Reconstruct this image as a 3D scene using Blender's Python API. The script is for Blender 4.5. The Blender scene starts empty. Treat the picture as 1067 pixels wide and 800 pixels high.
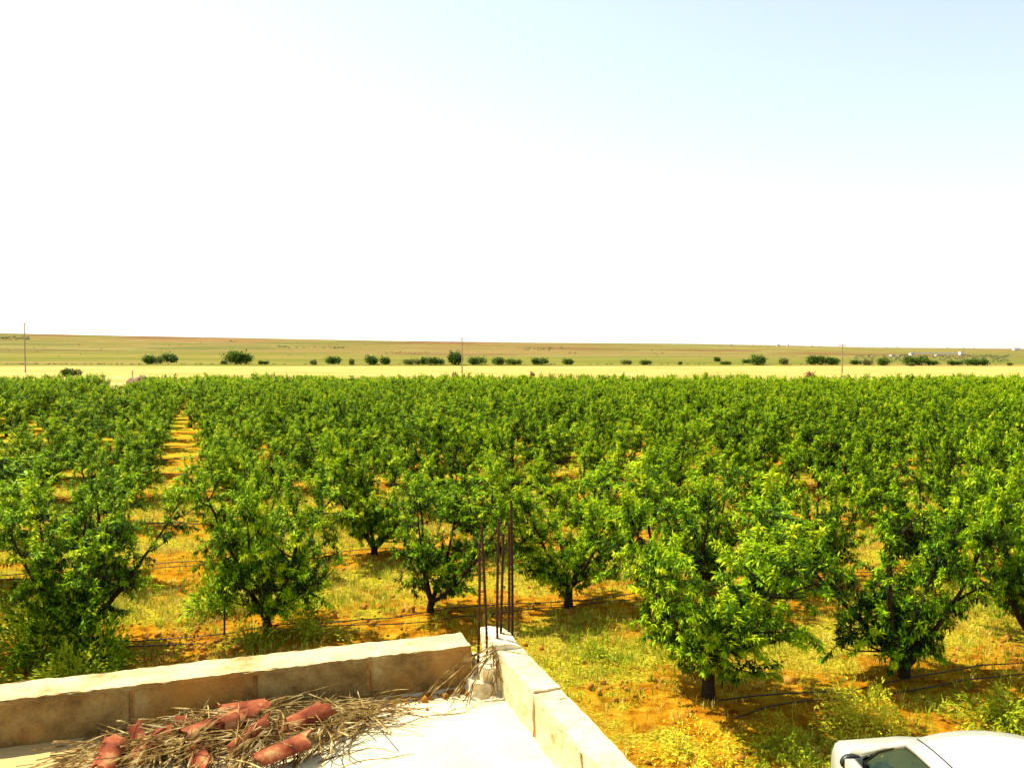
import bpy, math, random
import numpy as np
R = math.radians
random.seed(7)
H = 4.9                       # camera above the orchard floor
ROOF = 3.3                    # top of the flat roof
scene = bpy.context.scene
COL = scene.collection

# ------------------------------------------------------------------ render / world / light / camera
scene.view_settings.view_transform = 'Standard'
scene.view_settings.look = 'None'
scene.view_settings.exposure = 1.1
scene.view_settings.gamma = 1.0
scene.view_settings.use_curve_mapping = False
scene.cycles.max_bounces = 6
scene.cycles.diffuse_bounces = 3
scene.cycles.transmission_bounces = 4
scene.cycles.transparent_max_bounces = 8
scene.cycles.caustics_reflective = False
scene.cycles.caustics_refractive = False

SUN_EL = R(57)
sx, sy = -0.88, 0.475          # horizontal direction towards the sun
w = bpy.data.worlds.new("World"); scene.world = w; w.use_nodes = True
nt = w.node_tree
bg = nt.nodes['Background']
sky = nt.nodes.new('ShaderNodeTexSky'); sky.sky_type = 'NISHITA'; sky.sun_disc = False
sky.sun_elevation = SUN_EL
sky.sun_rotation = math.atan2(sx, sy)
sky.air_density = 1.0; sky.dust_density = 0.6; sky.ozone_density = 1.0
hs = nt.nodes.new('ShaderNodeHueSaturation'); hs.inputs['Saturation'].default_value = .46; hs.inputs['Hue'].default_value = .462
nt.links.new(sky.outputs[0], hs.inputs['Color']); nt.links.new(hs.outputs[0], bg.inputs[0]); bg.inputs[1].default_value = 0.108

from mathutils import Vector, Matrix
sl = bpy.data.lights.new('sun', 'SUN'); sl.energy = 5.0; sl.angle = R(0.5); sl.color = (1.0, 0.90, 0.66)
so = bpy.data.objects.new('sun', sl); COL.objects.link(so)
sd = Vector((sx*math.cos(SUN_EL), sy*math.cos(SUN_EL), math.sin(SUN_EL)))
so.rotation_euler = sd.to_track_quat('Z', 'Y').to_euler(); so.location = (-20, 20, 40)

cam = bpy.data.cameras.new('camera'); co = bpy.data.objects.new('camera', cam); COL.objects.link(co)
cam.sensor_width = 36; cam.lens = 850/1067*36; cam.clip_end = 9000; cam.clip_start = 0.05
co.location = (0, 0, H); co.rotation_euler = (R(90-2.22), 0, 0)
scene.camera = co

# ------------------------------------------------------------------ object helpers
def tag(o, label=None, cat=None, group=None, kind=None):
    if label: o['label'] = label
    if cat: o['category'] = cat
    if group: o['group'] = group
    if kind: o['kind'] = kind
    return o

def link(o, parent=None):
    COL.objects.link(o)
    if parent is not None: o.parent = parent
    return o

def empty(name, loc=(0,0,0), rz=0):
    o = bpy.data.objects.new(name, None); o.location = loc; o.rotation_euler = (0,0,rz)
    o.empty_display_size = 0.2
    return link(o)

def np_mesh(name, V, F, mat=None, tint=None, smooth=False):
    """V (n,3) floats, F list/array of faces with the same number of corners, or list of lists."""
    me = bpy.data.meshes.new(name)
    V = np.asarray(V, dtype=np.float32)
    if isinstance(F, np.ndarray):
        k = F.shape[1]; nf = len(F)
        me.vertices.add(len(V)); me.vertices.foreach_set('co', V.ravel())
        me.loops.add(nf*k); me.loops.foreach_set('vertex_index', F.astype(np.int32).ravel())
        me.polygons.add(nf)
        me.polygons.foreach_set('loop_start', np.arange(0, nf*k, k, dtype=np.int32))
        me.polygons.foreach_set('loop_total', np.full(nf, k, dtype=np.int32))
        me.update(calc_edges=True)
    else:
        me.from_pydata([tuple(map(float, v)) for v in V], [], F)
    if tint is not None:
        a = me.attributes.new('tint', 'FLOAT', 'POINT')
        a.data.foreach_set('value', np.asarray(tint, dtype=np.float32))
    if smooth:
        me.polygons.foreach_set('use_smooth', np.ones(len(me.polygons), dtype=bool))
    if mat: me.materials.append(mat)
    return me

class MB:
    """collects simple shapes, built as one mesh object"""
    def __init__(s): s.V = []; s.F = []
    def add(s, V, F):
        b = len(s.V); s.V += [tuple(v) for v in V]; s.F += [[i+b for i in f] for f in F]
    def box(s, x0, x1, y0, y1, z0, z1, M=None, bev=0.0):
        if bev:
            V = []; b = bev
            for z, zi in ((z0, 0), (z1, 0)): pass
            xs = (x0, x0+b, x1-b, x1); ys = (y0, y0+b, y1-b, y1); zs = (z0, z0+b, z1-b, z1)
            V = [(x0+b,y0+b,z0),(x1-b,y0+b,z0),(x1-b,y1-b,z0),(x0+b,y1-b,z0),
                 (x0+b,y0+b,z1),(x1-b,y0+b,z1),(x1-b,y1-b,z1),(x0+b,y1-b,z1),
                 (x0+b,y0,z0+b),(x1-b,y0,z0+b),(x1-b,y0,z1-b),(x0+b,y0,z1-b),
                 (x0+b,y1,z0+b),(x1-b,y1,z0+b),(x1-b,y1,z1-b),(x0+b,y1,z1-b),
                 (x0,y0+b,z0+b),(x0,y1-b,z0+b),(x0,y1-b,z1-b),(x0,y0+b,z1-b),
                 (x1,y0+b,z0+b),(x1,y1-b,z0+b),(x1,y1-b,z1-b),(x1,y0+b,z1-b)]
            F = [(3,2,1,0),(4,5,6,7),(8,9,10,11),(13,12,15,14),(17,16,19,18),(20,21,22,23),
                 (0,1,9,8),(2,3,12,13),(1,2,21,20),(3,0,16,17),(11,10,5,4),(15,7,6,14),(10,23,22,14,6,5)[:0] or (23,22,6,5),(18,19,4,7),
                 (8,11,19,16),(10,9,20,23),(12,17,18,15),(14,22,21,13),
                 (0,8,16),(1,20,9),(2,13,21),(3,17,12),(4,19,11),(5,10,23),(6,22,14),(7,15,18)]
        else:
            V = [(x0,y0,z0),(x1,y0,z0),(x1,y1,z0),(x0,y1,z0),(x0,y0,z1),(x1,y0,z1),(x1,y1,z1),(x0,y1,z1)]
            F = [(3,2,1,0),(4,5,6,7),(0,1,5,4),(1,2,6,5),(2,3,7,6),(3,0,4,7)]
        if M is not None: V = [M @ Vector(v) for v in V]
        s.add(V, F)
    def tube(s, pts, rad, n=6, cap=True):
        V, F = tube_np(pts, rad, n)
        s.add(V.tolist(), F.tolist())
        if cap:
            b = len(s.V) - len(V); m = len(pts)
            s.F.append([b+i for i in range(n)][::-1]); s.F.append([b+(m-1)*n+i for i in range(n)])
    def build(s, name, mat, parent=None, smooth=False):
        me = np_mesh(name, np.array(s.V), s.F, mat)
        if smooth: me.polygons.foreach_set('use_smooth', np.ones(len(me.polygons), dtype=bool))
        o = bpy.data.objects.new(name, me)
        return link(o, parent)

def tube_np(pts, rad, n=5):
    pts = np.asarray(pts, float); m = len(pts)
    rad = np.broadcast_to(np.asarray(rad, float), (m,))
    t = np.gradient(pts, axis=0); t /= np.linalg.norm(t, axis=1)[:, None] + 1e-9
    ref = np.array([0, 0, 1.0]) if abs(t[0, 2]) < .9 else np.array([1.0, 0, 0])
    a = np.cross(t, ref); a /= np.linalg.norm(a, axis=1)[:, None] + 1e-9
    b = np.cross(t, a)
    ang = np.arange(n)*2*math.pi/n
    V = pts[:, None, :] + rad[:, None, None]*(np.cos(ang)[None, :, None]*a[:, None, :] + np.sin(ang)[None, :, None]*b[:, None, :])
    V = V.reshape(-1, 3)
    F = []
    for i in range(m-1):
        for k in range(n):
            k2 = (k+1) % n
            F.append((i*n+k, i*n+k2, (i+1)*n+k2, (i+1)*n+k))
    return V, np.array(F)

# ------------------------------------------------------------------ material helpers
def mat(name, col=(.5,.5,.5), rough=.8, spec=.3, metal=0):
    m = bpy.data.materials.new(name); m.use_nodes = True
    p = m.node_tree.nodes['Principled BSDF']
    p.inputs['Base Color'].default_value = (*col, 1); p.inputs['Roughness'].default_value = rough
    p.inputs['Specular IOR Level'].default_value = spec; p.inputs['Metallic'].default_value = metal
    return m
def N(m, t, **kw):
    n = m.node_tree.nodes.new(t)
    for k, v in kw.items():
        if k.startswith('i_'):
            n.inputs[k[2:].replace('_', ' ')].default_value = v
        else: setattr(n, k, v)
    return n
def L(m, a, b): m.node_tree.links.new(a, b)
def ramp(m, fac, stops, interp='LINEAR'):
    r = m.node_tree.nodes.new('ShaderNodeValToRGB'); e = r.color_ramp.elements
    r.color_ramp.interpolation = interp
    while len(e) < len(stops): e.new(0.5)
    for i, (p, c) in enumerate(stops):
        e[i].position = p; e[i].color = (*c, 1) if len(c) == 3 else c
    if fac is not None: L(m, fac, r.inputs[0])
    return r.outputs[0]
def noise(m, vec, scale, detail=4, rough=.6, dist=0):
    n = N(m, 'ShaderNodeTexNoise'); n.inputs['Scale'].default_value = scale; n.inputs['Detail'].default_value = detail
    n.inputs['Roughness'].default_value = rough; n.inputs['Distortion'].default_value = dist
    L(m, vec, n.inputs['Vector']); return n.outputs['Fac']
def mixc(m, fac, a, b, mode='MIX'):
    n = m.node_tree.nodes.new('ShaderNodeMix'); n.data_type = 'RGBA'; n.blend_type = mode
    for inp, v in ((n.inputs[0], fac), (n.inputs[6], a), (n.inputs[7], b)):
        if isinstance(v, bpy.types.NodeSocket): L(m, v, inp)
        elif isinstance(v, (int, float)): inp.default_value = v
        else: inp.default_value = (*v, 1)
    return n.outputs[2]
def mathn(m, op, a, b=0.0, clamp=False):
    n = m.node_tree.nodes.new('ShaderNodeMath'); n.operation = op; n.use_clamp = clamp
    for inp, v in ((n.inputs[0], a), (n.inputs[1], b)):
        if isinstance(v, bpy.types.NodeSocket): L(m, v, inp)
        else: inp.default_value = v
    return n.outputs[0]
def bump(m, h, strength=.5, dist=.02):
    b = N(m, 'ShaderNodeBump'); b.inputs['Strength'].default_value = strength; b.inputs['Distance'].default_value = dist
    L(m, h, b.inputs['Height']); L(m, b.outputs[0], m.node_tree.nodes['Principled BSDF'].inputs['Normal'])
def base(m, sock): L(m, sock, m.node_tree.nodes['Principled BSDF'].inputs['Base Color'])
def wpos(m): return N(m, 'ShaderNodeNewGeometry').outputs['Position']
def opos(m): return N(m, 'ShaderNodeTexCoord').outputs['Object']

# ------------------------------------------------------------------ orchard layout
D = np.array([.55, .166])*H; V_ = np.array([-.376, .955])*H; P0 = np.array([-.857, 2.824])*H
NROW = np.array([-.166, .55]); NROW /= np.linalg.norm(NROW)
ROWSP = float(V_ @ NROW); ROW0 = float(P0 @ NROW)          # row 2 lies on p.n = ROW0

def smooth(a, b, x):
    t = np.clip((x-a)/(b-a), 0, 1); return t*t*(3-2*t)
SKX = np.array([-600, 0, 110, 250, 400, 560, 700, 820, 900, 1067, 1700.])
SKY = np.array([340, 347, 349.5, 352, 355, 357, 358, 360, 362, 363.5, 363.])
def height(x, y):
    x = np.asarray(x, float); y = np.asarray(y, float)
    h = -1.4*smooth(35, 112, y)*(1-smooth(125, 188, y))
    # gentle relief near
    near = 1-smooth(30, 60, np.abs(y))
    h = h + near*(.035*np.sin(x*1.3+.7*np.sin(y*.9))*np.sin(y*1.1+.3) + .02*np.sin(x*3.7+y*2.1)*np.sin(y*4.3-x))
    row = ((x*NROW[0]+y*NROW[1])-ROW0)/ROWSP
    fr = np.abs(row-np.round(row))*ROWSP
    h = h + .07*np.exp(-(fr/.7)**2)*(y > 8)*(1-smooth(60, 90, y))
    px = np.where(y > 100, 533 + 850*x/np.maximum(y, 100), 533)
    ys = np.interp(px, SKX, SKY)
    t = np.clip((y-300)/2300, 0, 1)
    s = t**.62
    yy = 380.5 + (ys-380.5)*s + .6*np.sin(px*.021+y*.004)*s*(1-s)*2
    hh = H - (yy-367)/850*y
    drop = np.where(y > 2600, (y-2600)*.05, 0)
    return np.where(y > 300, hh-drop, h)

# ------------------------------------------------------------------ ground sheets
m_soil = mat('orchard_soil', rough=1, spec=.0)
p = wpos(m_soil)
dv = N(m_soil, 'ShaderNodeVectorMath', operation='DOT_PRODUCT'); L(m_soil, p, dv.inputs[0])
dv.inputs[1].default_value = (NROW[0]/ROWSP, NROW[1]/ROWSP, 0)
rw = mathn(m_soil, 'SUBTRACT', dv.outputs['Value'], ROW0/ROWSP - 1000)
fr = mathn(m_soil, 'FRACT', rw); fr = mathn(m_soil, 'SUBTRACT', fr, .5); fr = mathn(m_soil, 'ABSOLUTE', fr)   # .5 on row, 0 mid alley
n1 = noise(m_soil, p, .55, 5, .65); n2 = noise(m_soil, p, 3.2, 6, .7); n3 = noise(m_soil, p, 22, 6, .75)
soil = ramp(m_soil, n2, [(.3, (.15,.045,.004)), (.44, (.33,.135,.006)), (.58, (.50,.25,.012)), (.78, (.62,.40,.04))])
soil = mixc(m_soil, mathn(m_soil, 'MULTIPLY', mathn(m_soil, 'SUBTRACT', n3, .5, True), 2.2, True), soil, (.10,.025,.006))
grass = ramp(m_soil, n3, [(.36, (.045,.065,.003)), (.45, (.20,.18,.008)), (.54, (.44,.35,.02)), (.66, (.70,.57,.10))])
gm = mathn(m_soil, 'ADD', mathn(m_soil, 'MULTIPLY', fr, -1.05), mathn(m_soil, 'MULTIPLY', n1, 2.4))
gm = mathn(m_soil, 'ADD', gm, mathn(m_soil, 'MULTIPLY', n2, .9))
gm = mathn(m_soil, 'MULTIPLY', mathn(m_soil, 'SUBTRACT', gm, 1.26), 3.6, True)
base(m_soil, mixc(m_soil, gm, soil, grass))
# pale stones and litter
bump(m_soil, mathn(m_soil, 'ADD', n2, mathn(m_soil, 'MULTIPLY', n3, .5)), .9, .09)

m_field = mat('straw_field', rough=.95, spec=.05)
p = wpos(m_field); mp = N(m_field, 'ShaderNodeMapping'); mp.inputs['Scale'].default_value = (.12, .7, 1); L(m_field, p, mp.inputs[0])
n1 = noise(m_field, mp.outputs[0], .25, 8, .75)
base(m_field, ramp(m_field, n1, [(.36, (.20,.15,.03)), (.45, (.33,.24,.06)), (.53, (.40,.30,.085)), (.64, (.50,.40,.15))]))

m_hill = mat('hill_fields', rough=1, spec=.02)
p = wpos(m_hill)
mp = N(m_hill, 'ShaderNodeMapping'); mp.inputs['Scale'].default_value = (.0042, .0032, 0); mp.inputs['Rotation'].default_value = (0,0,.12); L(m_hill, p, mp.inputs[0])
nd = N(m_hill, 'ShaderNodeTexNoise'); nd.inputs['Scale'].default_value = 1.1; nd.inputs['Detail'].default_value = 4; L(m_hill, mp.outputs[0], nd.inputs['Vector'])
av = N(m_hill, 'ShaderNodeVectorMath', operation='MULTIPLY_ADD'); L(m_hill, nd.outputs['Color'], av.inputs[0]); av.inputs[1].default_value = (1.5, .7, 0); L(m_hill, mp.outputs[0], av.inputs[2])
vo = N(m_hill, 'ShaderNodeTexVoronoi'); vo.inputs['Scale'].default_value = 1.0; L(m_hill, av.outputs[0], vo.inputs['Vector'])
sc_ = N(m_hill, 'ShaderNodeSeparateColor'); L(m_hill, vo.outputs['Color'], sc_.inputs[0])
sxyz = N(m_hill, 'ShaderNodeSeparateXYZ'); L(m_hill, p, sxyz.inputs[0])
far = mathn(m_hill, 'MULTIPLY', mathn(m_hill, 'SUBTRACT', sxyz.outputs[1], 640), 1/500, True)
nearc = ramp(m_hill, sc_.outputs[0], [(0, (0.136,0.142,0.019)), (.3, (0.164,0.156,0.022)), (.55, (0.096,0.138,0.023)), (.8, (0.191,0.161,0.027))], 'CONSTANT')
farc = ramp(m_hill, sc_.outputs[1], [(0, (0.182,0.133,0.039)), (.22, (0.150,0.133,0.035)), (.42, (0.191,0.114,0.043)), (.58, (0.114,0.114,0.031)), (.74, (0.154,0.069,0.031)), (.86, (0.200,0.166,0.051))], 'CONSTANT')
hc = mixc(m_hill, far, nearc, farc)
n4 = noise(m_hill, p, .03, 7, .75); n5 = noise(m_hill, p, .009, 5, .7)
hc = mixc(m_hill, mathn(m_hill, 'MULTIPLY', mathn(m_hill, 'SUBTRACT', n4, .5, True), 4, True), hc, (0.083,0.086,0.025))
hc = mixc(m_hill, mathn(m_hill, 'MULTIPLY', mathn(m_hill, 'SUBTRACT', n5, .52, True), 3, True), hc, (0.277,0.218,0.094))
mp2 = N(m_hill, 'ShaderNodeMapping'); mp2.inputs['Scale'].default_value = (.0016, .016, 0); mp2.inputs['Rotation'].default_value = (0, 0, -.08); L(m_hill, p, mp2.inputs[0])
n6 = noise(m_hill, mp2.outputs[0], 1.0, 6, .7, .6)
hc = mixc(m_hill, mathn(m_hill, 'MULTIPLY', mathn(m_hill, 'SUBTRACT', n6, .50, True), 9, True), hc, (.10,.115,.015))
hc = mixc(m_hill, mathn(m_hill, 'MULTIPLY', mathn(m_hill, 'SUBTRACT', .46, n6, True), 8, True), hc, (.26,.15,.06))
base(m_hill, hc)

def axis(a, lo, hi, n):
    t = np.linspace(math.asinh(lo/a), math.asinh(hi/a), n); return a*np.sinh(t)
gx = axis(9, -3600, 3600, 300)
def sheet(name, ys, mt, label):
    X, Y = np.meshgrid(gx, ys)
    Z = height(X, Y)
    V = np.stack([X.ravel(), Y.ravel(), Z.ravel()], 1)
    nx, ny = len(gx), len(ys)
    i = np.arange(nx-1)[None, :] + nx*np.arange(ny-1)[:, None]; i = i.ravel()
    F = np.stack([i, i+1, i+nx+1, i+nx], 1)
    o = link(bpy.data.objects.new(name, np_mesh(name, V, F, mt, smooth=True)))
    tag(o, label, name.replace('_', ' '), kind='structure'); return o
ya = np.concatenate([np.linspace(-60, 6, 30), np.linspace(6.3, 32, 100), np.geomspace(32.6, 126, 60)])
sheet('ground', ya, m_soil, 'orange earth with dry yellow grass on the orchard floor')
yb = np.linspace(126, 300, 40)
yb2 = np.concatenate([yb[yb < 292], [292]])
sheet('field', yb2, m_field, 'pale straw coloured field beyond the orchard')
yc = np.concatenate([[292, 300], np.geomspace(306, 2600, 90), [2640, 2800, 3200]])
sheet('hills', yc, m_hill, 'low patchwork hills rising to the skyline')

# ------------------------------------------------------------------ peach trees
def leaf_mat(name, stops, trans=(.26,.36,.01), tw=.20):
    m = mat(name, rough=.55, spec=.07)
    at = N(m, 'ShaderNodeAttribute', attribute_name='tint')
    oi = N(m, 'ShaderNodeObjectInfo')
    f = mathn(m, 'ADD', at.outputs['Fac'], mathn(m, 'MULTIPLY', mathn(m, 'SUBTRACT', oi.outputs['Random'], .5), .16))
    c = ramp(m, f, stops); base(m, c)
    tr = N(m, 'ShaderNodeBsdfTranslucent'); L(m, mixc(m, .5, c, trans), tr.inputs[0])
    mx = N(m, 'ShaderNodeMixShader'); mx.inputs[0].default_value = tw
    out = m.node_tree.nodes['Material Output']
    L(m, m.node_tree.nodes['Principled BSDF'].outputs[0], mx.inputs[1]); L(m, tr.outputs[0], mx.inputs[2]); L(m, mx.outputs[0], out.inputs[0])
    return m
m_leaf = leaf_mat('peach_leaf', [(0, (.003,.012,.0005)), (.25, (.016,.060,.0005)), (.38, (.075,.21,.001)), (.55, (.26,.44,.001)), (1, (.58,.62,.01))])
m_bark = mat('peach_bark', (.06,.035,.022), .9, .1)
p = opos(m_bark); base(m_bark, ramp(m_bark, noise(m_bark, p, 18, 5), [(.3, (.012,.008,.006)), (.7, (.055,.036,.022))]))
bump(m_bark, noise(m_bark, p, 30, 4), .6, .02)

def unit(v): return v/(np.linalg.norm(v, axis=-1, keepdims=True)+1e-9)

def leaves_np(P, dirs, Ls, Ws, rng, droop=.45):
    n = len(P)
    d = unit(dirs)
    side = unit(np.cross(d, np.array([0, 0, 1.0]) + rng.normal(0, .35, (n, 3))))
    mid = P + d*(Ls*.5)[:, None] + np.array([0, 0, -.04])*Ls[:, None]
    d2 = unit(d + np.array([0, 0, -1])*(droop*rng.uniform(.5, 1.6, n))[:, None])
    tip = mid + d2*(Ls*.55)[:, None]
    V = np.stack([P, mid+side*(Ws*.5)[:, None], mid-side*(Ws*.5)[:, None], tip], 1).reshape(-1, 3)
    b = np.arange(n)*4
    F = np.concatenate([np.stack([b, b+2, b+1], 1), np.stack([b+1, b+2, b+3], 1)])
    return V, F

def peach(seed, height_m=3.0, limbs=5, lean=(0, 0), dens=1.0, leafscale=1.0):
    rng = np.random.default_rng(seed)
    TV, TF = [], []; nb = 0
    def addtube(pts, rad, n):
        nonlocal nb
        V, F = tube_np(pts, rad, n); TV.append(V); TF.append(F+nb); nb += len(V)
    fork = .40 if seed == 13 else rng.uniform(.10, .27)
    base_pts = np.array([[0, 0, -.08], [0, 0, fork*.5], [lean[0]*.1, lean[1]*.1, fork]])
    addtube(base_pts, [.105, .08, .085], 8)
    LP, LD, LL, LT, LF = [], [], [], [], []
    phi0 = rng.uniform(0, 6.28)
    for l in range(limbs):
        phi = phi0 + l*2*math.pi/limbs + rng.normal(0, .25)
        tilt = rng.uniform(.35, .62) if l else rng.uniform(.1, .3)
        Lm = height_m*rng.uniform(.72, .95)
        n = 9; pts = [base_pts[-1]]
        d = np.array([math.cos(phi)*math.sin(tilt+.25)+lean[0]*.3, math.sin(phi)*math.sin(tilt+.25)+lean[1]*.3, math.cos(tilt+.25)])
        for i in range(n):
            d = unit(d + np.array([0, 0, .07]) + rng.normal(0, .07, 3))
            pts.append(pts[-1] + d*Lm/n)
        pts = np.array(pts); rad = np.linspace(.055, .010, n+1)
        addtube(pts, rad, 6)
        # side branches
        ns = int(rng.integers(13, 17))
        for s in range(ns):
            t = rng.uniform(.10, 1.0) if s else .98
            i = min(int(t*n), n-1); q = pts[i] + (pts[i+1]-pts[i])*(t*n-i)
            a = rng.uniform(0, 6.28)
            out = unit(np.array([q[0], q[1], 0])+rng.normal(0, .02, 3))
            dd = unit(np.array([math.cos(a), math.sin(a), 0])*.75 + out*.45 + np.array([0, 0, rng.uniform(-.05, .9)]))
            bl = rng.uniform(.35, .85)*(1.18-.55*t)
            if s in (1, 2, 3): t = rng.uniform(.12, .34); i = min(int(t*n), n-1); q = pts[i] + (pts[i+1]-pts[i])*(t*n-i); dd = unit(dd*[1, 1, .2]+[0, 0, .06]); bl = rng.uniform(.45, .8)
            m_ = 5; bp = [q]
            for k in range(m_):
                dd = unit(dd + np.array([0, 0, .04]) + rng.normal(0, .10, 3)); bp.append(bp[-1]+dd*bl/m_)
            bp = np.array(bp); addtube(bp, np.linspace(.016, .006, m_+1), 4)
            nsh = int(rng.integers(6, 9))
            for h in range(nsh):
                tt = rng.uniform(.15, 1) if h else 1.0
                j = min(int(tt*m_), m_-1); r0 = bp[j] + (bp[j+1]-bp[j])*(tt*m_-j)
                a = rng.uniform(0, 6.28)
                up = rng.uniform(-.35, 1.25)
                e = unit(np.array([math.cos(a), math.sin(a), 0])*.8 + dd*.4 + np.array([0, 0, up]))
                sl_ = rng.uniform(.16, .48)
                vert = rng.uniform() < .20
                if vert: e = unit(np.array([0, 0, 1.0])+rng.normal(0, .22, 3)); sl_ = rng.uniform(.30, .70)
                k_ = 4; sp = [r0]
                for k in range(k_):
                    e = unit(e + np.array([0, 0, .02 if vert else -.10]) + rng.normal(0, .08, 3)); sp.append(sp[-1]+e*sl_/k_)
                sp = np.array(sp)
                if dens > .5: addtube(sp, np.linspace(.005, .002, k_+1), 3)
                nl = int(sl_*175*dens*rng.uniform(.8, 1.2))+2
                u = rng.beta(1.6, 1.0, nl)*k_; ii = np.minimum(u.astype(int), k_-1)
                pp = sp[ii] + (sp[ii+1]-sp[ii])*(u-ii)[:, None]
                sd_ = unit(sp[ii+1]-sp[ii])
                rr = unit(rng.normal(0, 1, (nl, 3)))
                ld = unit(sd_*.55 + rr*.85 + np.array([0, 0, -.18]))
                LP.append(pp); LD.append(ld); LL.append(rng.uniform(.062, .115, nl)*leafscale)
                shoot_t = rng.normal(0, .17)
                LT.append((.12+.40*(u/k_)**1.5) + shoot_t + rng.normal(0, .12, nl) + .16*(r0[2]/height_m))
    # low suckers round the trunk
    for s in range(int(rng.integers(8, 15))):
        a = rng.uniform(0, 6.28); r0 = np.array([math.cos(a)*.18, math.sin(a)*.18, rng.uniform(.30, .70)])
        e = np.array([math.cos(a)*.6, math.sin(a)*.6, .3]); nl = int(45*dens)+2
        u = rng.uniform(0, .45, nl)
        LP.append(r0+e*u[:, None]); LD.append(unit(rng.normal(0, 1, (nl, 3))+np.array([0, 0, -.2])))
        LL.append(rng.uniform(.08, .13, nl)*leafscale); LT.append(.3+rng.normal(0, .1, nl))
    P = np.concatenate(LP); Dr = np.concatenate(LD); Ls = np.concatenate(LL); T = np.concatenate(LT)
    Ws = Ls*rng.uniform(.20, .29, len(Ls))*(1.0 if leafscale < 1.5 else 1.25)
    V, F = leaves_np(P, Dr, Ls, Ws, rng)
    zmax = np.percentile(V[:, 2], 99.8)
    k = height_m/zmax
    # pruned into an uneven outline: wider one way, clipped another
    ph = rng.uniform(0, 6.28)
    def warp(A):
        an = np.arctan2(A[:, 1], A[:, 0]); f = .90+.13*np.sin(an+ph)+.08*np.sin(2*an+ph*3)
        return np.stack([A[:, 0]*f, A[:, 1]*f, A[:, 2]*k], 1)
    TVa = warp(np.concatenate(TV)); V = warp(V)
    return TVa, np.concatenate(TF), V, F, np.repeat(np.clip(T, 0, 1), 4)

protos = []
specs = [(11, 3.0, 5, (0,0)), (12, 2.95, 4, (.3,.1)), (13, 3.1, 6, (0,0)), (14, 2.85, 4, (-.5,-.1)), (15, 3.05, 5, (.2,-.3)), (16, 2.8, 5, (-.1,.2)), (17, 3.15, 6, (.1,0)), (18, 2.9, 4, (0,.3))]
for s in specs:
    TV, TF, LV, LF, LT = peach(*s)
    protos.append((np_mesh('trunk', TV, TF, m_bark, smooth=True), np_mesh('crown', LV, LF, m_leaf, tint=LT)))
low = []
for s in specs[:5]:
    low.append(peach(s[0]+50, s[1], s[2], s[3], dens=.24, leafscale=1.8))

ORD = ['zeroth','first','second','third','fourth','fifth','sixth','seventh','eighth','ninth','tenth','eleventh','twelfth','thirteenth','fourteenth','fifteenth','sixteenth','seventeenth','eighteenth','nineteenth']
TENS = {2:'twenty',3:'thirty',4:'forty',5:'fifty'}
TENTH = {2:'twentieth',3:'thirtieth',4:'fortieth',5:'fiftieth'}
def ordn(n):
    if n < 20: return ORD[n]
    return TENTH[n//10] if n % 10 == 0 else TENS[n//10]+'-'+ORD[n % 10]

meas = {(2,0): (-.857,2.824), (2,1): (-.31,3.05), (2,2): (.220,3.148), (1,2): (.5625,2.31), (1,3): (1.192,2.436), (1,4): (1.77,2.74), (2,-1): (-1.43,2.66),
        (2,3): (.80,3.33), (2,4): (1.28,3.47)}
LABELS = {(1,2): 'big peach tree closest to the roof with dark leafless trunk, in front of the white car',
          (1,3): 'peach tree whose dark trunk stands directly behind the white car roof',
          (1,4): 'peach tree cut by the picture edge, first row, with a bare slanting trunk',
          (2,0): 'peach tree beyond the long parapet with forked trunk, bordering the narrow grassy aisle',
          (2,1): 'leaning peach tree beyond the parapet, just left of the upright rebars',
          (2,2): 'peach tree with forked trunk just behind and right of the upright rebars',
          (2,-1): 'peach tree in the corner beyond the long parapet, left side of the grassy aisle'}
LABELS[(1,2)] = 'big peach tree nearest the roof, thick dark trunk, between rebars and white car'
cand = []
rg = np.random.default_rng(5)
for r in range(1, 30):
    for j in range(-30, 60):
        if r == 1 and j < 2: continue
        if j == -3: continue
        Pxy = P0 + j*D + (r-2)*V_ + rg.normal(0, .16, 2)
        if (r, j) in meas: Pxy = np.array(meas[(r, j)])*H
        if (r, j) not in meas: Pxy = Pxy + D/np.linalg.norm(D)*({0: .22, -1: -.26, -2: -.2, 1: .15}.get(j, 0))
        x, y = Pxy
        if y < 9 or y > 121+2*math.sin(x*.11): continue
        sl0 = abs(x/y)
        vis = sl0 < .628 + 1.25/y
        if not vis and sl0 > .628*1.25+4/y: continue
        if j in (-2, -4) and y > 70: x += (.5 if j == -2 else -.9); 
        if j == -4 and y > 95: continue
        cand.append((y, x, r, j, vis))
cand.sort()
nind = 0; stuff = []
sel = {(2,-1): (4, 1.12, .98, 1.0), (2,0): (5, 1.02, 1.06, .5), (1,2): (2, 1.20, 1.03, .4), (1,3): (0, 1.12, 1.02, 2.0), (2,1): (3, .98, .9, 2.2)}
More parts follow.
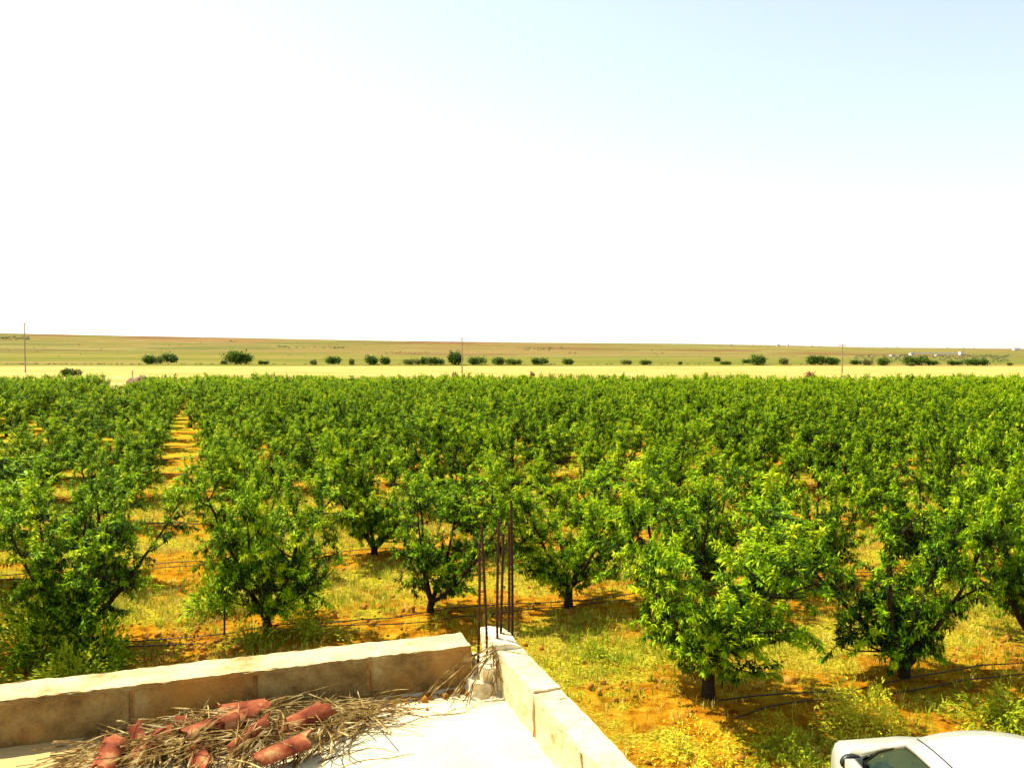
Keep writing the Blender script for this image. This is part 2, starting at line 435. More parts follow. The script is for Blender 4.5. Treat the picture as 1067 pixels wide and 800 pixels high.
for (y, x, r, j, vis) in cand:
    if vis and nind < 298:
        pi = int(rg.integers(0, len(protos))); s = rg.uniform(.90, 1.12) if y < 28 else rg.uniform(.98, 1.22); sz = rg.uniform(.84, 1.03) if y < 40 else rg.uniform(.85, 1.02); rz = rg.uniform(0, 6.28)
        if j == 0 and 2 < r < 9: s *= .88
        if j == -1 and r > 2: s *= .93
        if (r, j) in sel: pi, s, sz, rz = sel[(r, j)]
        tm, cm = protos[pi]
        o = empty('peach_tree', (x, y, float(height(x, y))), rz); o.scale = (s, s, sz)
        cnt = j+1 if j >= 0 else (-j if j > -3 else -j-1)
        side = 'right' if j >= 0 else 'left'
        lab = LABELS.get((r, j)) or f'leafy green peach tree, {ordn(r)} row from the roof, {ordn(cnt)} tree {side} of the grassy aisle'
        tag(o, lab, 'peach tree', 'peach trees planted in rows')
        link(bpy.data.objects.new('trunk', tm), o); link(bpy.data.objects.new('crown', cm), o)
        nind += 1
    else: stuff.append((x, y))
print('trees', nind, 'stuff trees', len(stuff))
SV, SF, ST = [], [], []; BV, BF = [], []; nb = 0; nb2 = 0
for (x, y) in stuff:
    TV, TF, LV, LF, LT = low[int(rg.integers(0, len(low)))]
    a = rg.uniform(0, 6.28); c, s_ = math.cos(a), math.sin(a); Rm = np.array([[c, -s_, 0], [s_, c, 0], [0, 0, 1]])
    sc = np.array([1.18, 1.18, 1])*rg.uniform(.92, 1.12)
    off = np.array([x, y, float(height(x, y))])
    SV.append((LV*sc) @ Rm.T + off); SF.append(LF+nb); ST.append(np.clip(LT+rg.normal(0, .05), 0, 1)); nb += len(LV)
    BV.append((TV*sc) @ Rm.T + off); BF.append(TF+nb2); nb2 += len(TV)
me = np_mesh('distant_orchard', np.concatenate(SV), np.concatenate(SF), m_leaf, tint=np.concatenate(ST))
od = link(bpy.data.objects.new('distant_orchard', me)); tag(od, 'dense mass of distant peach trees at the far edge of the orchard', 'orchard', kind='stuff')
me = np_mesh('trunks', np.concatenate(BV), np.concatenate(BF), m_bark)
ob = link(bpy.data.objects.new('trunks', me), od); tag(ob, kind='stuff')

# a bare dark trunk standing in the aisle far off
q = np.array([-1.14, 2.74])*H + V_*8.9
mb = MB(); z0 = float(height(q[0], q[1]))
mb.tube([(0,0,-.1),(.02,0,.5),(-.05,0,1.0),(-.1,0,1.7)], [.16,.12,.09,.04], 7); mb.tube([(-.02,0,.8),(.15,.05,1.2),(.2,.1,1.5)], [.06,.04,.02], 5)
mb.tube([(0,0,.6),(-.2,-.05,1.0),(-.28,0,1.5)], [.06,.04,.02], 5)
o = mb.build('bare_tree', m_bark); o.location = (q[0]+.2, q[1], z0); tag(o, 'dark bare tree trunk closing the far end of the grassy aisle', 'tree')

# ------------------------------------------------------------------ drip hoses
m_hose = mat('black_polyethylene', (.012,.011,.010), .45, .4)
dn = D/np.linalg.norm(D)
for r in range(1, 9):
    for k, off in enumerate((-.20, .16)):
        rr = np.random.default_rng(100+r*2+k)
        c0 = P0 + (r-2)*V_ + NROW*off
        # extent along the row
        ts = np.arange(-60, 60, .55); pts = []
        for t in ts:
            q = c0 + dn*t
            if r == 1 and q[0] < 2.7: continue
            if q[1] > 6 and abs(q[0]/q[1]) < .66:
                wob = .05*math.sin(t*.9+k*2+r)+.03*math.sin(t*2.3+k)
                q = q + NROW*wob
                pts.append((q[0], q[1], float(height(q[0], q[1]))+.05+.035*math.sin(t*1.7+r*3+k)+.012))
        mb = MB(); mb.tube(pts, .0095 if r < 4 else .014, 6); o = mb.build('drip_hose', m_hose, smooth=True)
        tag(o, f'black drip hose along the {ordn(r)} tree row from the roof, {"nearer" if k == 0 else "farther"} of its pair', 'drip hose', 'drip hoses laid along the tree rows')

# hose riser stake beside the forked tree
st = MB(); q = np.array([-1.0, 2.80])*H; z0 = float(height(*q))
st.tube([(q[0],q[1],z0-.05),(q[0]+.01,q[1],z0+.55)], .016, 6)
tag(st.build('stake', m_hose), 'short dark stake beside the drip hose near the forked peach tree', 'stake')

# ------------------------------------------------------------------ grass, weeds, clods
def blade_field(name, n, ymin, ymax, dens, hgt, wid, mt, label, cat, seed, tuft=7, tintf=None):
    rng = np.random.default_rng(seed)
    u = rng.uniform(0, 1, n); y = np.sqrt(ymin**2 + u*(ymax**2-ymin**2)) ; x = rng.uniform(-.68, .68, n)*y
    keep = rng.uniform(0, 1, n) < dens(x, y, rng); x, y = x[keep], y[keep]
    # not inside the building
    n = len(x); x = np.repeat(x, tuft); y = np.repeat(y, tuft)
    x = x + rng.normal(0, .035, len(x)); y = y + rng.normal(0, .035, len(y))
    z = height(x, y)
    hs = np.repeat(rng.uniform(.5, 1.3, n), tuft)*rng.uniform(hgt[0], hgt[1], len(x))
    ws = wid*np.maximum(1, y/13)*rng.uniform(.6, 1.4, len(x))
    a = rng.uniform(0, 6.28, len(x)); lean = rng.uniform(.1, .9, len(x))
    sd_ = np.stack([np.cos(a+1.57), np.sin(a+1.57), np.zeros_like(a)], 1)
    P = np.stack([x, y, z-.01], 1)
    mid = P + np.stack([np.cos(a)*lean*.3, np.sin(a)*lean*.3, np.full_like(a, .6)], 1)*hs[:, None]
    tip = mid + np.stack([np.cos(a)*lean*.7, np.sin(a)*lean*.7, .5-.35*lean], 1)*hs[:, None]
    V = np.stack([P, mid+sd_*ws[:, None]/2, mid-sd_*ws[:, None]/2, tip], 1).reshape(-1, 3)
    b = np.arange(len(x))*4
    F = np.concatenate([np.stack([b, b+2, b+1], 1), np.stack([b+1, b+2, b+3], 1)])
    t = np.repeat(np.repeat(rng.uniform(0, 1, n), tuft)*.6+rng.uniform(0, .4, len(x)), 4)
    o = link(bpy.data.objects.new(name, np_mesh(name, V, F, mt, tint=t)))
    tag(o, label, cat, kind='stuff'); return o
def pat(x, y, f, s):
    return .5+.5*np.sin(x*f+1.7*np.sin(y*f*.8+s)+s)*np.sin(y*f*1.1+1.3*np.sin(x*f*.6+s*2))
def alley(x, y):
    row = ((x*NROW[0]+y*NROW[1])-ROW0)/ROWSP
    return np.abs(row-np.round(row))*2       # 0 on the row, 1 mid alley
m_dry = leaf_mat('dry_grass', [(0, (.16,.12,.012)), (.3, (.40,.31,.03)), (.65, (.66,.53,.09)), (1, (.80,.70,.26))], (.7,.6,.1), .25)
m_grn = leaf_mat('green_weeds', [(0, (.04,.09,.004)), (.4, (.18,.28,.008)), (.75, (.44,.48,.014)), (1, (.64,.60,.05))], (.5,.55,.05), .3)
def d_dry(x, y, rng):
    a = alley(x, y); p_ = pat(x, y, .9, 1.3)*.6+pat(x, y, 2.7, .4)*.4
    return np.clip((.12+.85*a)*(p_*1.7-.15), .03, 1)*(1-.75*smooth(18, 34, y))
def d_grn(x, y, rng):
    a = alley(x, y); p_ = pat(x, y, .7, 4.1)*.65+pat(x, y, 2.3, 2.4)*.35
    return np.clip((.25+.6*a)*(p_*2.2-.75), .015, 1)*(1-.8*smooth(18, 34, y))
blade_field('dry_grass', 85000, 6.5, 36, d_dry, (.05,.16), .0085, m_dry, 'dry yellow grass growing between the tree rows', 'grass', 1)
blade_field('green_weeds', 60000, 6.5, 34, d_grn, (.07,.20), .014, m_grn, 'low green weeds growing between the tree rows', 'weeds', 2)

rng = np.random.default_rng(9)
m_clod = mat('soil_clods', rough=1, spec=.05); p = wpos(m_clod)
base(m_clod, ramp(m_clod, noise(m_clod, p, 6, 4), [(.3, (.24,.085,.012)), (.7, (.48,.24,.04))]))
ico = bpy.data.meshes.new('t'); import bmesh
bm = bmesh.new(); bmesh.ops.create_icosphere(bm, subdivisions=1, radius=1); bm.to_mesh(ico); bm.free()
IV = np.array([v.co[:] for v in ico.vertices]); IF = np.array([pl.vertices[:] for pl in ico.polygons])
def clods(name, xs, ys, zs, rs, mt, label, cat, seed):
    rng = np.random.default_rng(seed); n = len(xs)
    V = IV[None]*(1+rng.normal(0, .16, (n, len(IV), 1)))*rng.uniform(.6, 1.25, (n, 1, 3))*np.asarray(rs)[:, None, None]
    V = V + np.stack([xs, ys, zs], 1)[:, None, :]
    F = IF[None] + (np.arange(n)*len(IV))[:, None, None]
    o = link(bpy.data.objects.new(name, np_mesh(name, V.reshape(-1, 3), F.reshape(-1, 3), mt)))
    return tag(o, label, cat, kind='stuff')
n = 9000
y = np.sqrt(49+rng.uniform(0, 1, n)*(26**2-49)); x = rng.uniform(-.66, .66, n)*y
pt = pat(x, y, 1.1, 3.3)
k = (alley(x, y) < .35+.5*pt) & (pt > .35); 
x, y = x[k], y[k]
ex = rng.normal(-4.95, .75, 700); ey = rng.normal(13.2, .55, 700)
x = np.concatenate([x, ex]); y = np.concatenate([y, ey])
rs = np.exp(rng.normal(math.log(.02), .55, len(x)))
clods('soil_clods', x, y, height(x, y)+rs*.3, np.clip(rs, .006, .09), m_clod, 'orange clods of earth strewn along the tree rows', 'clods', 3)

# individual leafy weeds: a trunkless clump of small leaves
def weed_mesh(seed, w_, h_, n, ls):
    rng = np.random.default_rng(seed)
    a = rng.uniform(0, 6.28, n); r = np.sqrt(rng.uniform(0, 1, n)); zz = rng.uniform(.05, 1, n)
    lump = 1+.38*np.sin(a*2+seed)+.30*np.sin(a*5+seed*2)+.15*np.sin(a*11+seed)
    rad = r*lump*np.sqrt(np.clip(1-(zz*.85)**2, 0, 1))
    P = np.stack([np.cos(a)*rad*w_/2, np.sin(a)*rad*w_/2, zz*h_*(.6+.35*np.sin(a*4+seed*1.3)+.35*np.sin(rad*9+a*3)**2)], 1)
    d = unit(P*[1, 1, .6]+rng.normal(0, .5, (n, 3))*max(w_, h_)*.4+[0, 0, h_*.3])
    V, F = leaves_np(P, d, rng.uniform(.6, 1.3, n)*ls, rng.uniform(.6, 1.3, n)*ls*.3, rng)
    return V, F, np.repeat(np.clip(rng.normal(.5, .2, n), 0, 1), 4)
def weed(x, y, w_, h_, n, ls, mt, name, label, cat, group=None, seed=0):
    V, F, T = weed_mesh(seed or int(x*31+y*7) % 1000+1, w_, h_, n, ls)
    o = link(bpy.data.objects.new(name, np_mesh(name, V, F, mt, tint=T))); o.location = (x, y, float(height(x, y)))
    return tag(o, label, cat, group)
m_yweed = leaf_mat('yellow_weed', [(0, (.30,.30,.01)), (.4, (.60,.58,.02)), (.75, (.76,.70,.05)), (1, (.85,.80,.15))], (.7,.7,.1), .35)
weed(4.55, 10.4, 1.4, .5, 2300, .07, m_yweed, 'weed_bush', 'feathery yellow weed clump just beyond the bonnet of the white car', 'weed', 'weed clumps', 5)
weed(3.3, 9.7, 1.3, .3, 1200, .06, m_grn, 'weed_bush', 'green weed clump in shade left of the yellow weed, beyond the car', 'weed', 'weed clumps', 6)
weed(6.5, 10.5, 1.5, .35, 1800, .08, m_grn, 'weed_bush', 'green weed clump by the picture edge beyond the car roof', 'weed', 'weed clumps', 7)
weed(-6.3, 11.6, 1.2, .6, 2200, .10, m_grn, 'weed_bush', 'bright green weed clump against the long parapet, bottom corner', 'weed', 'weed clumps', 8)
weed(-7.6, 13.0, 1.5, 1.0, 3000, .10, m_grn, 'weed_bush', 'tall yellow-green weed clump at the picture edge under the corner tree', 'weed', 'weed clumps', 9)
weed(-7.2, 12.5, 1.5, 1.0, 2600, .13, m_leaf, 'leafy_shoots', 'low leafy shoots spilling over the long parapet under the corner tree', 'shoots', 'low peach regrowth', 15)
weed(-6.35, 12.3, 1.1, .7, 1600, .12, m_leaf, 'leafy_shoots', 'small tuft of drooping leafy shoots beside the reddish soil patch', 'shoots', 'low peach regrowth', 16)
weed(-3.9, 14.9, 1.0, .9, 1300, .12, m_leaf, 'leafy_shoots', 'low leafy shoots right of the forked aisle tree, behind the drip hose', 'shoots', 'low peach regrowth', 17)
weed(-5.6, 15.2, 1.0, .7, 1300, .12, m_leaf, 'leafy_shoots', 'low leafy shoots left of the forked aisle tree, at the aisle edge', 'shoots', 'low peach regrowth', 18)
weed(1.35, 12.9, .8, .22, 700, .07, m_grn, 'weed_bush', 'low green weed clump in the grass between rebars and big tree', 'weed', 'weed clumps', 10)
weed(2.2, 9.7, 1.5, .25, 1000, .06, m_yweed, 'weed_bush', 'low yellow-green weed clump below the big nearest peach tree', 'weed', 'weed clumps', 12)
weed(-4.3, 13.3, .7, .3, 700, .08, m_grn, 'weed_bush', 'dark green weed clump at the foot of the forked aisle tree', 'weed', 'weed clumps', 13)
weed(-3.4, 13.7, .9, .3, 800, .08, m_grn, 'weed_bush', 'green weed clump in shade right of the forked aisle tree', 'weed', 'weed clumps', 14)

# ------------------------------------------------------------------ building with its flat roof
C = np.array([-.05, 4.11]); ang = math.atan2(.317, .948)
bld = empty('farm_building', (C[0], C[1], 0), ang)      # local x = along the long parapet, local y = outwards
tag(bld, 'unfinished flat-roofed farm building with pale cement roof, low block parapet and rebars', 'building')
m_render = mat('lime_render', (.6,.55,.42), .95, .1)
p = opos(m_render); base(m_render, ramp(m_render, noise(m_render, p, 2.2, 7, .7), [(.3, (.50,.42,.28)), (.6, (.66,.60,.47))]))
mb = MB(); mb.box(-9, 0, -9, 0, -.3, ROOF-.16); mb.build('wall', m_render, bld)
m_roof = mat('cement_screed', rough=.95, spec=.1)
p = opos(m_roof); n1 = noise(m_roof, p, 1.3, 6, .65); n2 = noise(m_roof, p, 9, 7, .75); n3 = noise(m_roof, p, 60, 3, .7)
c = ramp(m_roof, n1, [(.3, (.56,.45,.26)), (.5, (.66,.57,.37)), (.7, (.70,.63,.45))])
sx_ = N(m_roof, 'ShaderNodeSeparateXYZ'); L(m_roof, p, sx_.inputs[0])
dl = mathn(m_roof, 'MULTIPLY', mathn(m_roof, 'ADD', sx_.outputs[0], .72), -2.4)      # dusty towards the debris (x < -1)
dr = mathn(m_roof, 'ADD', mathn(m_roof, 'MULTIPLY', n2, 2.2), mathn(m_roof, 'SUBTRACT', dl, 1.7), True)
c = mixc(m_roof, mathn(m_roof, 'MULTIPLY', dr, .8, True), c, (.42,.27,.09))
c = mixc(m_roof, mathn(m_roof, 'MULTIPLY', mathn(m_roof, 'SUBTRACT', n2, .60, True), 3.5, True), c, (.44,.31,.14))
base(m_roof, c); bump(m_roof, mathn(m_roof, 'ADD', n2, mathn(m_roof, 'MULTIPLY', n3, .4)), .5, .012)
mb = MB(); mb.box(-9.06, .0, -9.06, .0, ROOF-.16, ROOF); mb.build('roof_slab', m_roof, bld)

m_block = mat('concrete_block', rough=.95, spec=.1)
p = opos(m_block); n1 = noise(m_block, p, 5, 6, .7); n2 = noise(m_block, p, 38, 5, .8); n3 = noise(m_block, p, 1.4, 4, .6)
c = ramp(m_block, n1, [(.32, (.12,.065,.018)), (.46, (.25,.155,.05)), (.56, (.33,.22,.075)), (.70, (.46,.34,.14))])
c = mixc(m_block, mathn(m_block, 'MULTIPLY', mathn(m_block, 'SUBTRACT', n2, .5, True), 3.0, True), c, (.12,.07,.03))
c = mixc(m_block, mathn(m_block, 'MULTIPLY', mathn(m_block, 'SUBTRACT', n3, .5, True), 5.0, True), c, (.50,.22,.04))
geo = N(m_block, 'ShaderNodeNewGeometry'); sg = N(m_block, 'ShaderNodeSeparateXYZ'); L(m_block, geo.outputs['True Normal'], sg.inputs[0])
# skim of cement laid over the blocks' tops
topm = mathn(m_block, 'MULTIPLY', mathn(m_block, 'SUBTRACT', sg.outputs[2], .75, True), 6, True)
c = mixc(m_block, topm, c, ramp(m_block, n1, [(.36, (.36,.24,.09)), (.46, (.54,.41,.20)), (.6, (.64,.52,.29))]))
base(m_block, c); bump(m_block, mathn(m_block, 'ADD', n2, n1), .8, .012)
m_cream_lit = mat('cream_sunlit_concrete', rough=.95, spec=.1); p = opos(m_cream_lit); n1 = noise(m_cream_lit, p, 7, 7, .75); n2 = noise(m_cream_lit, p, 45, 4, .7)  # cream, lightened beyond the block colour so the narrow parapet looks sunlit
c = ramp(m_cream_lit, n1, [(.3, (.42,.27,.09)), (.42, (.60,.47,.24)), (.6, (.68,.58,.36))])
c = mixc(m_cream_lit, mathn(m_cream_lit, 'MULTIPLY', mathn(m_cream_lit, 'SUBTRACT', n2, .6, True), 4.0, True), c, (.42,.27,.10))
base(m_cream_lit, c); bump(m_cream_lit, mathn(m_cream_lit, 'ADD', n2, n1), .7, .01)
m_mortar = mat('rusty_mortar', (.50,.24,.07), .95, .05)
p = opos(m_mortar); base(m_mortar, ramp(m_mortar, noise(m_mortar, p, 20, 5, .7), [(.3, (.22,.09,.02)), (.6, (.42,.22,.07)), (.8, (.55,.38,.18))]))

def rough_block(x0, x1, y0, y1, z0, z1, seed, amp=.0025, top=.0028):
    """a block as a finely divided box with worn, wavy faces"""
    rng = np.random.default_rng(seed)
    bm = bmesh.new(); bmesh.ops.create_cube(bm, size=1)
    bmesh.ops.bevel(bm, geom=bm.edges[:], offset=.012, segments=2, affect='EDGES')
    n_ = max(2, int(round((x1-x0)/.03)))
    bmesh.ops.scale(bm, vec=(x1-x0, y1-y0, z1-z0), verts=bm.verts[:])
    for axis_, cnt, lo, hi in ((0, int((x1-x0)/.03), -(x1-x0)/2, (x1-x0)/2), (1, int((y1-y0)/.03), -(y1-y0)/2, (y1-y0)/2), (2, 5, -(z1-z0)/2, (z1-z0)/2)):
        for i in range(1, cnt):
            co_ = [0, 0, 0]; co_[axis_] = lo+(hi-lo)*i/cnt; no = [0, 0, 0]; no[axis_] = 1
            bmesh.ops.bisect_plane(bm, geom=bm.verts[:]+bm.edges[:]+bm.faces[:], plane_co=co_, plane_no=no)
    ph = rng.uniform(0, 6, 6)
    V = []
    for v in bm.verts:
        x, y, z = v.co
        f = amp*(math.sin(x*31+ph[0]+z*17)+math.sin(y*43+z*29+ph[1])+.8*math.sin(x*77+y*61+z*50+ph[2]))
        e = 1 if z > (z1-z0)*.35 else 0
        zz = z + e*(top*(math.sin(x*9+ph[3])+.7*math.sin(x*37+y*25+ph[4])) + rng.normal(0, .0015))
        V.append(((x0+x1)/2+x + rng.normal(0, .0012), (y0+y1)/2+y + f*(1 if abs(y) > (y1-y0)*.3 else 0) + rng.normal(0, .0012), (z0+z1)/2+zz))
    F = [[v.index for v in f_.verts] for f_ in bm.faces]; bm.free()
    return V, F
zt = ROOF+.19
def wallrun(name, spans, fixed, axis_, label, mortar_at):
    mb = MB(); nblk = 0
    for i, (a, b) in enumerate(spans):
        if axis_ == 'x': V, F = rough_block(a, b, fixed[0], fixed[1], ROOF-.004, zt+(.003 if i % 2 else 0), 30+i)
        else:
            V, F = rough_block(a, b, fixed[0], fixed[1], ROOF-.004, zt+(.002 if i % 2 else 0), 60+i, .003, .0014)
            V = [(v[1], v[0], v[2]) for v in V]; F = [f[::-1] for f in F]
        mb.add(V, F)
    nblk = len(mb.F)
    for a, b in mortar_at:
        V, F = rough_block(a, b, fixed[0]+.009, fixed[1]-.009, ROOF-.002, zt-(.009 if axis_ == 'x' else .003), int(abs(a)*50)+5, .003, .004)
        if axis_ == 'y': V = [(v[1], v[0], v[2]) for v in V]; F = [f[::-1] for f in F]
        mb.add(V, F)
    if axis_ == 'x':      # cement skim trowelled along the top of the blocks
        n0 = len(mb.F); V, F = rough_block(spans[-1][0], spans[0][1]-.004, fixed[0]-.004, fixed[1]+.003, zt-.014, zt+.006, 77, .0018, .0012)
        mb.add(V, F); skim = range(n0, len(mb.F))
    else:
        n0 = len(mb.F)
        for a_, b_, sd_ in ((spans[0][0]-.01, spans[0][1], 78), (spans[-1][0], spans[0][0]-.035, 79)):
            V, F = rough_block(a_, b_, fixed[0]-.003, fixed[1]+.003, zt-.015, zt+.006, sd_, .0015, .0012)
            V = [(v[1], v[0], v[2]) for v in V]; F = [f[::-1] for f in F]; mb.add(V, F)
        skim = range(n0, len(mb.F))
    o = mb.build(name, m_block if axis_ == 'x' else m_cream_lit, bld); o['label'] = label; o.data.materials.append(m_mortar)
    for q in range(nblk, len(mb.F)): o.data.polygons[q].material_index = 1
    if skim:
        for q in skim: o.data.polygons[q].material_index = 0
# long parapet: its end stops short of the corner; blocks 0.5 m with rusty mortar joints
ends = [-.215]; 
joints = []; spans = []
x = -.215
first = True
for k in range(16):
    Lb = .482
    spans.append((x-Lb, x)); joints.append((x-Lb-.022, x-Lb+.004)); x -= Lb+.018
wallrun('parapet', spans, (-.185, .0), 'x', 'long parapet of concrete blocks with shaded brown inner face', joints)
spans = []; joints = []; y_ = -.30
for k in range(14):
    spans.append((y_-.47, y_)); joints.append((y_-.47-.034, y_-.47+.004)); y_ -= .50
wallrun('parapet', spans, (-.115, .0), 'y', 'narrow parapet of cream concrete blocks, coloured lighter to look sunlit', joints)
# cast lump of mortar and stones in the corner round the rebars
def lump(name, cx, cy, rx, ry, z0, z1, mt, seed, parent):
    rng = np.random.default_rng(seed)
    bm = bmesh.new(); bmesh.ops.create_icosphere(bm, subdivisions=4, radius=1)
    ph = rng.uniform(0, 6, 8); V = []
    for v in bm.verts:
        x, y, z = v.co
        k = 1+.10*math.sin(x*4+ph[0])*math.sin(y*5+ph[1])+.07*math.sin(z*9+x*7+ph[2])+.03*math.sin(x*17+y*13+z*19+ph[3])+.010*rng.normal()
        q = max(abs(x), abs(y)); sq = 1/(max(q, .55)) if q else 1
        f = 1+.35*(min(sq, 1.5)-1)
        V.append((cx+x*k*rx*f, cy+y*k*ry*f, z0+(z1-z0)*(min(1, .5+.5*z*1.25)*k if z > -.3 else .5+.5*z)))
    F = [[v.index for v in f_.verts] for f_ in bm.faces]; bm.free()
    mb = MB(); mb.add(V, F); return mb.build(name, mt, parent)
m_lump = mat('pale_mortar', rough=.95, spec=.1)
p = opos(m_lump); n1 = noise(m_lump, p, 16, 6, .75)
base(m_lump, ramp(m_lump, n1, [(.32, (.55,.36,.14)), (.45, (.74,.62,.38)), (.7, (.80,.74,.58))])); bump(m_lump, n1, .6, .012)
mb = MB()
for (x0_, x1_, y0_, y1_, zz_, sd, am) in ((-.118, -.003, -.298, -.02, zt+.012, 91, .006), (-.19, -.10, -.30, -.10, ROOF+.11, 92, .010), (-.25, -.15, -.33, -.20, ROOF+.05, 93, .010)):
    V, F = rough_block(x0_, x1_, y0_, y1_, ROOF-.004, zz_, sd, am, .011)
    V = [(x - max(0, .5-(z-ROOF)/(zz_-ROOF))*.03, y - max(0, .6-(z-ROOF)/(zz_-ROOF))*.03, z) for x, y, z in V]
    mb.add(V, F)
o = mb.build('corner_rubble', m_lump, bld); o['label'] = 'pale crumbling mortar heap in the roof corner'
# rebars
m_rust = mat('rusted_steel', rough=.85, spec=.2)
p = opos(m_rust); base(m_rust, ramp(m_rust, noise(m_rust, p, 30, 4), [(.3, (.022,.008,.006)), (.7, (.075,.026,.015))]))
def rebar(x, y, zt_, lx, ly, lab):
    # world coordinates -> local
    def loc(q): d = np.array(q[:2])-C; return (d[0]*math.cos(ang)+d[1]*math.sin(ang), -d[0]*math.sin(ang)+d[1]*math.cos(ang), q[2])
    a = np.array([x, y, ROOF-.05]); b = np.array([x+lx, y+ly, zt_])
    pts = []; rad = []
    n_ = 70
    for i in range(n_+1):
        t = i/n_; q = a+(b-a)*t + np.array([.004*math.sin(t*4+x*50), 0, 0]); pts.append(loc(q)); rad.append(.0062 if i % 2 else .0074)
    mb = MB(); mb.tube(pts, rad, 8); o = mb.build('rebar', m_rust, bld); o['label'] = lab
def up(px, py, Z): return ((px-533)/850*Z, Z, H-(py-367)/850*Z)
for (xt, yt, xb, Z, lab) in ((498, 567, 498, 3.86, 'shortest rusty rebar at the end of the long parapet'), (502, 549, 507, 3.95, 'rusty rebar leaning slightly, second from the long parapet'),
        (518.7, 541, 518, 3.93, 'rusty rebar of the middle pair, taller one'), (523, 557, 521.6, 3.98, 'rusty rebar of the middle pair, shorter one'),
        (529.5, 546, 529, 3.99, 'rusty rebar of the end pair, shorter one'), (532.6, 522, 532.6, 4.02, 'tallest rusty rebar at the roof corner')):
    a = up(xb, 700, Z); b = up(xt, yt, Z)
    rebar(a[0], a[1], b[2], b[0]-a[0], 0, lab)

# dry strands hanging over the corner
m_straw = mat('dry_stalks', rough=.9, spec=.1)
p = wpos(m_straw); base(m_straw, ramp(m_straw, noise(m_straw, p, 14, 3), [(.32, (.045,.022,.008)), (.46, (.19,.11,.03)), (.58, (.42,.30,.11)), (.72,(.70,.60,.33))]))
def strands(name, items, label, cat):
    mb = MB()
    for pts, r in items: mb.tube(pts, r, 4)
    return tag(mb.build(name, m_straw), label, cat, kind='stuff')
rng = np.random.default_rng(21)
it = []
for i in range(26):
    a = np.array([rng.uniform(-.10, -.03), 3.86+rng.normal(0, .04), ROOF+.20+rng.uniform(-.02, .03)])
    b = np.array([rng.uniform(-.42, -.08), 3.70+rng.normal(0, .06), ROOF+.008])
    if rng.uniform() < .35: b = np.array([rng.uniform(-.10, .0), 3.72+rng.normal(0, .03), ROOF+.03])
    m_ = (a+b)/2+np.array([-.02, -.03, .05])+rng.normal(0, .02, 3)
    ts = np.linspace(0, 1, 9)[:, None]
    it.append(((1-ts)**2*a+2*ts*(1-ts)*m_+ts**2*b+rng.normal(0, .003, (9, 3)), rng.uniform(.0012, .0035)))
for i in range(7):
    a = np.array([rng.uniform(-.09, .02), 3.93+rng.normal(0, .04), ROOF+.20]); e = np.array([rng.normal(0, .05), rng.normal(0, .04), rng.uniform(.02, .07)])
    ts = np.linspace(0, 1, 8)[:, None]; it.append((a+ts*e*[1,1,0]+np.array([0,0,1])*np.sin(ts*3)*e[2], .0013))
strands('dry_straw', it, 'pale dry straw strands draped over the mortar heap in the roof corner', 'straw')

# pile of dry stalks among the broken tiles
it = []
def stalk(cx, cy, th, Ls, z, bend, r, up_=0.0):
    d = np.array([math.cos(th), math.sin(th), up_]); n_ = np.array([-math.sin(th), math.cos(th), 0])
    ts = np.linspace(-.5, .5, 8); pts = []
    for t in ts:
        q = np.array([cx, cy, z]) + d*Ls*t + n_*bend*(t*t) + np.array([0, 0, .015*math.sin(t*5+cx*30)])
        q[2] = max(q[2], ROOF+.004); pts.append(q)
    it.append((pts, np.linspace(r, r*.5, 8)))
wall_th = ang
for i in range(400):
    t = rng.beta(1.6, 1.3)
    cx = -1.75+1.22*t; cy = 3.32+.33*(cx+1.2)+rng.normal(-.02, .08)
    th = wall_th + rng.normal(0, .38) if rng.uniform() < .7 else rng.uniform(0, 3.14)
    stalk(cx, cy, th, rng.uniform(.12, .55), ROOF+rng.uniform(.004, .11)*(1-abs(t-.5)), rng.normal(0, .15), rng.uniform(.0015, .0042), rng.normal(0, .10))
for (cx, cy, th0, n_) in ((-1.28, 3.20, 1.1, 34), (-1.00, 3.12, 1.2, 34), (-1.15, 3.16, .6, 20), (-.76, 3.22, 1.1, 26), (-1.35, 3.10, .5, 16)):
    for i in range(n_):
        stalk(cx+rng.normal(0, .035), cy+rng.normal(0, .03), th0+rng.normal(0, .35), rng.uniform(.14, .34), ROOF+rng.uniform(.02, .10), rng.normal(0, .2), rng.uniform(.002, .0045), rng.uniform(-.1, .5))
strands('dry_stalks', it, 'tangled pile of dry stalks and palm twigs along the foot of the long parapet', 'dry stalks')
it = []
for (cx, cy, th, Ls) in ((-.48, 2.96, 2.5, .22), (-.40, 2.86, .4, .30), (-.36, 2.9, 2.3, .2), (-.55, 3.12, .5, .35), (-.62, 3.2, .2, .3), (-.52, 2.93, 1.3, .2), (-.35, 3.5, .6, .28), (-.25, 3.55, .25, .2)):
    stalk(cx, cy, th, Ls, ROOF+.006, rng.normal(0, .2), .003)
strands('loose_twigs', it, 'few loose brown twigs lying on the clean sunlit roof', 'twigs')

# clods along the wall foot
ts = rng.uniform(0, 1, 150); cx = -.95+.78*ts; base_y = 4.11+(cx+.05)*.3344-.235
cy = base_y - np.abs(rng.normal(0, .045, 150)); rs = np.clip(np.exp(rng.normal(math.log(.007), .5, 150)), .003, .017)
clods('rubble', cx, cy, ROOF+rs*.4, rs, m_clod, 'brown crumbs of rubble along the foot of the long parapet', 'rubble', 4)

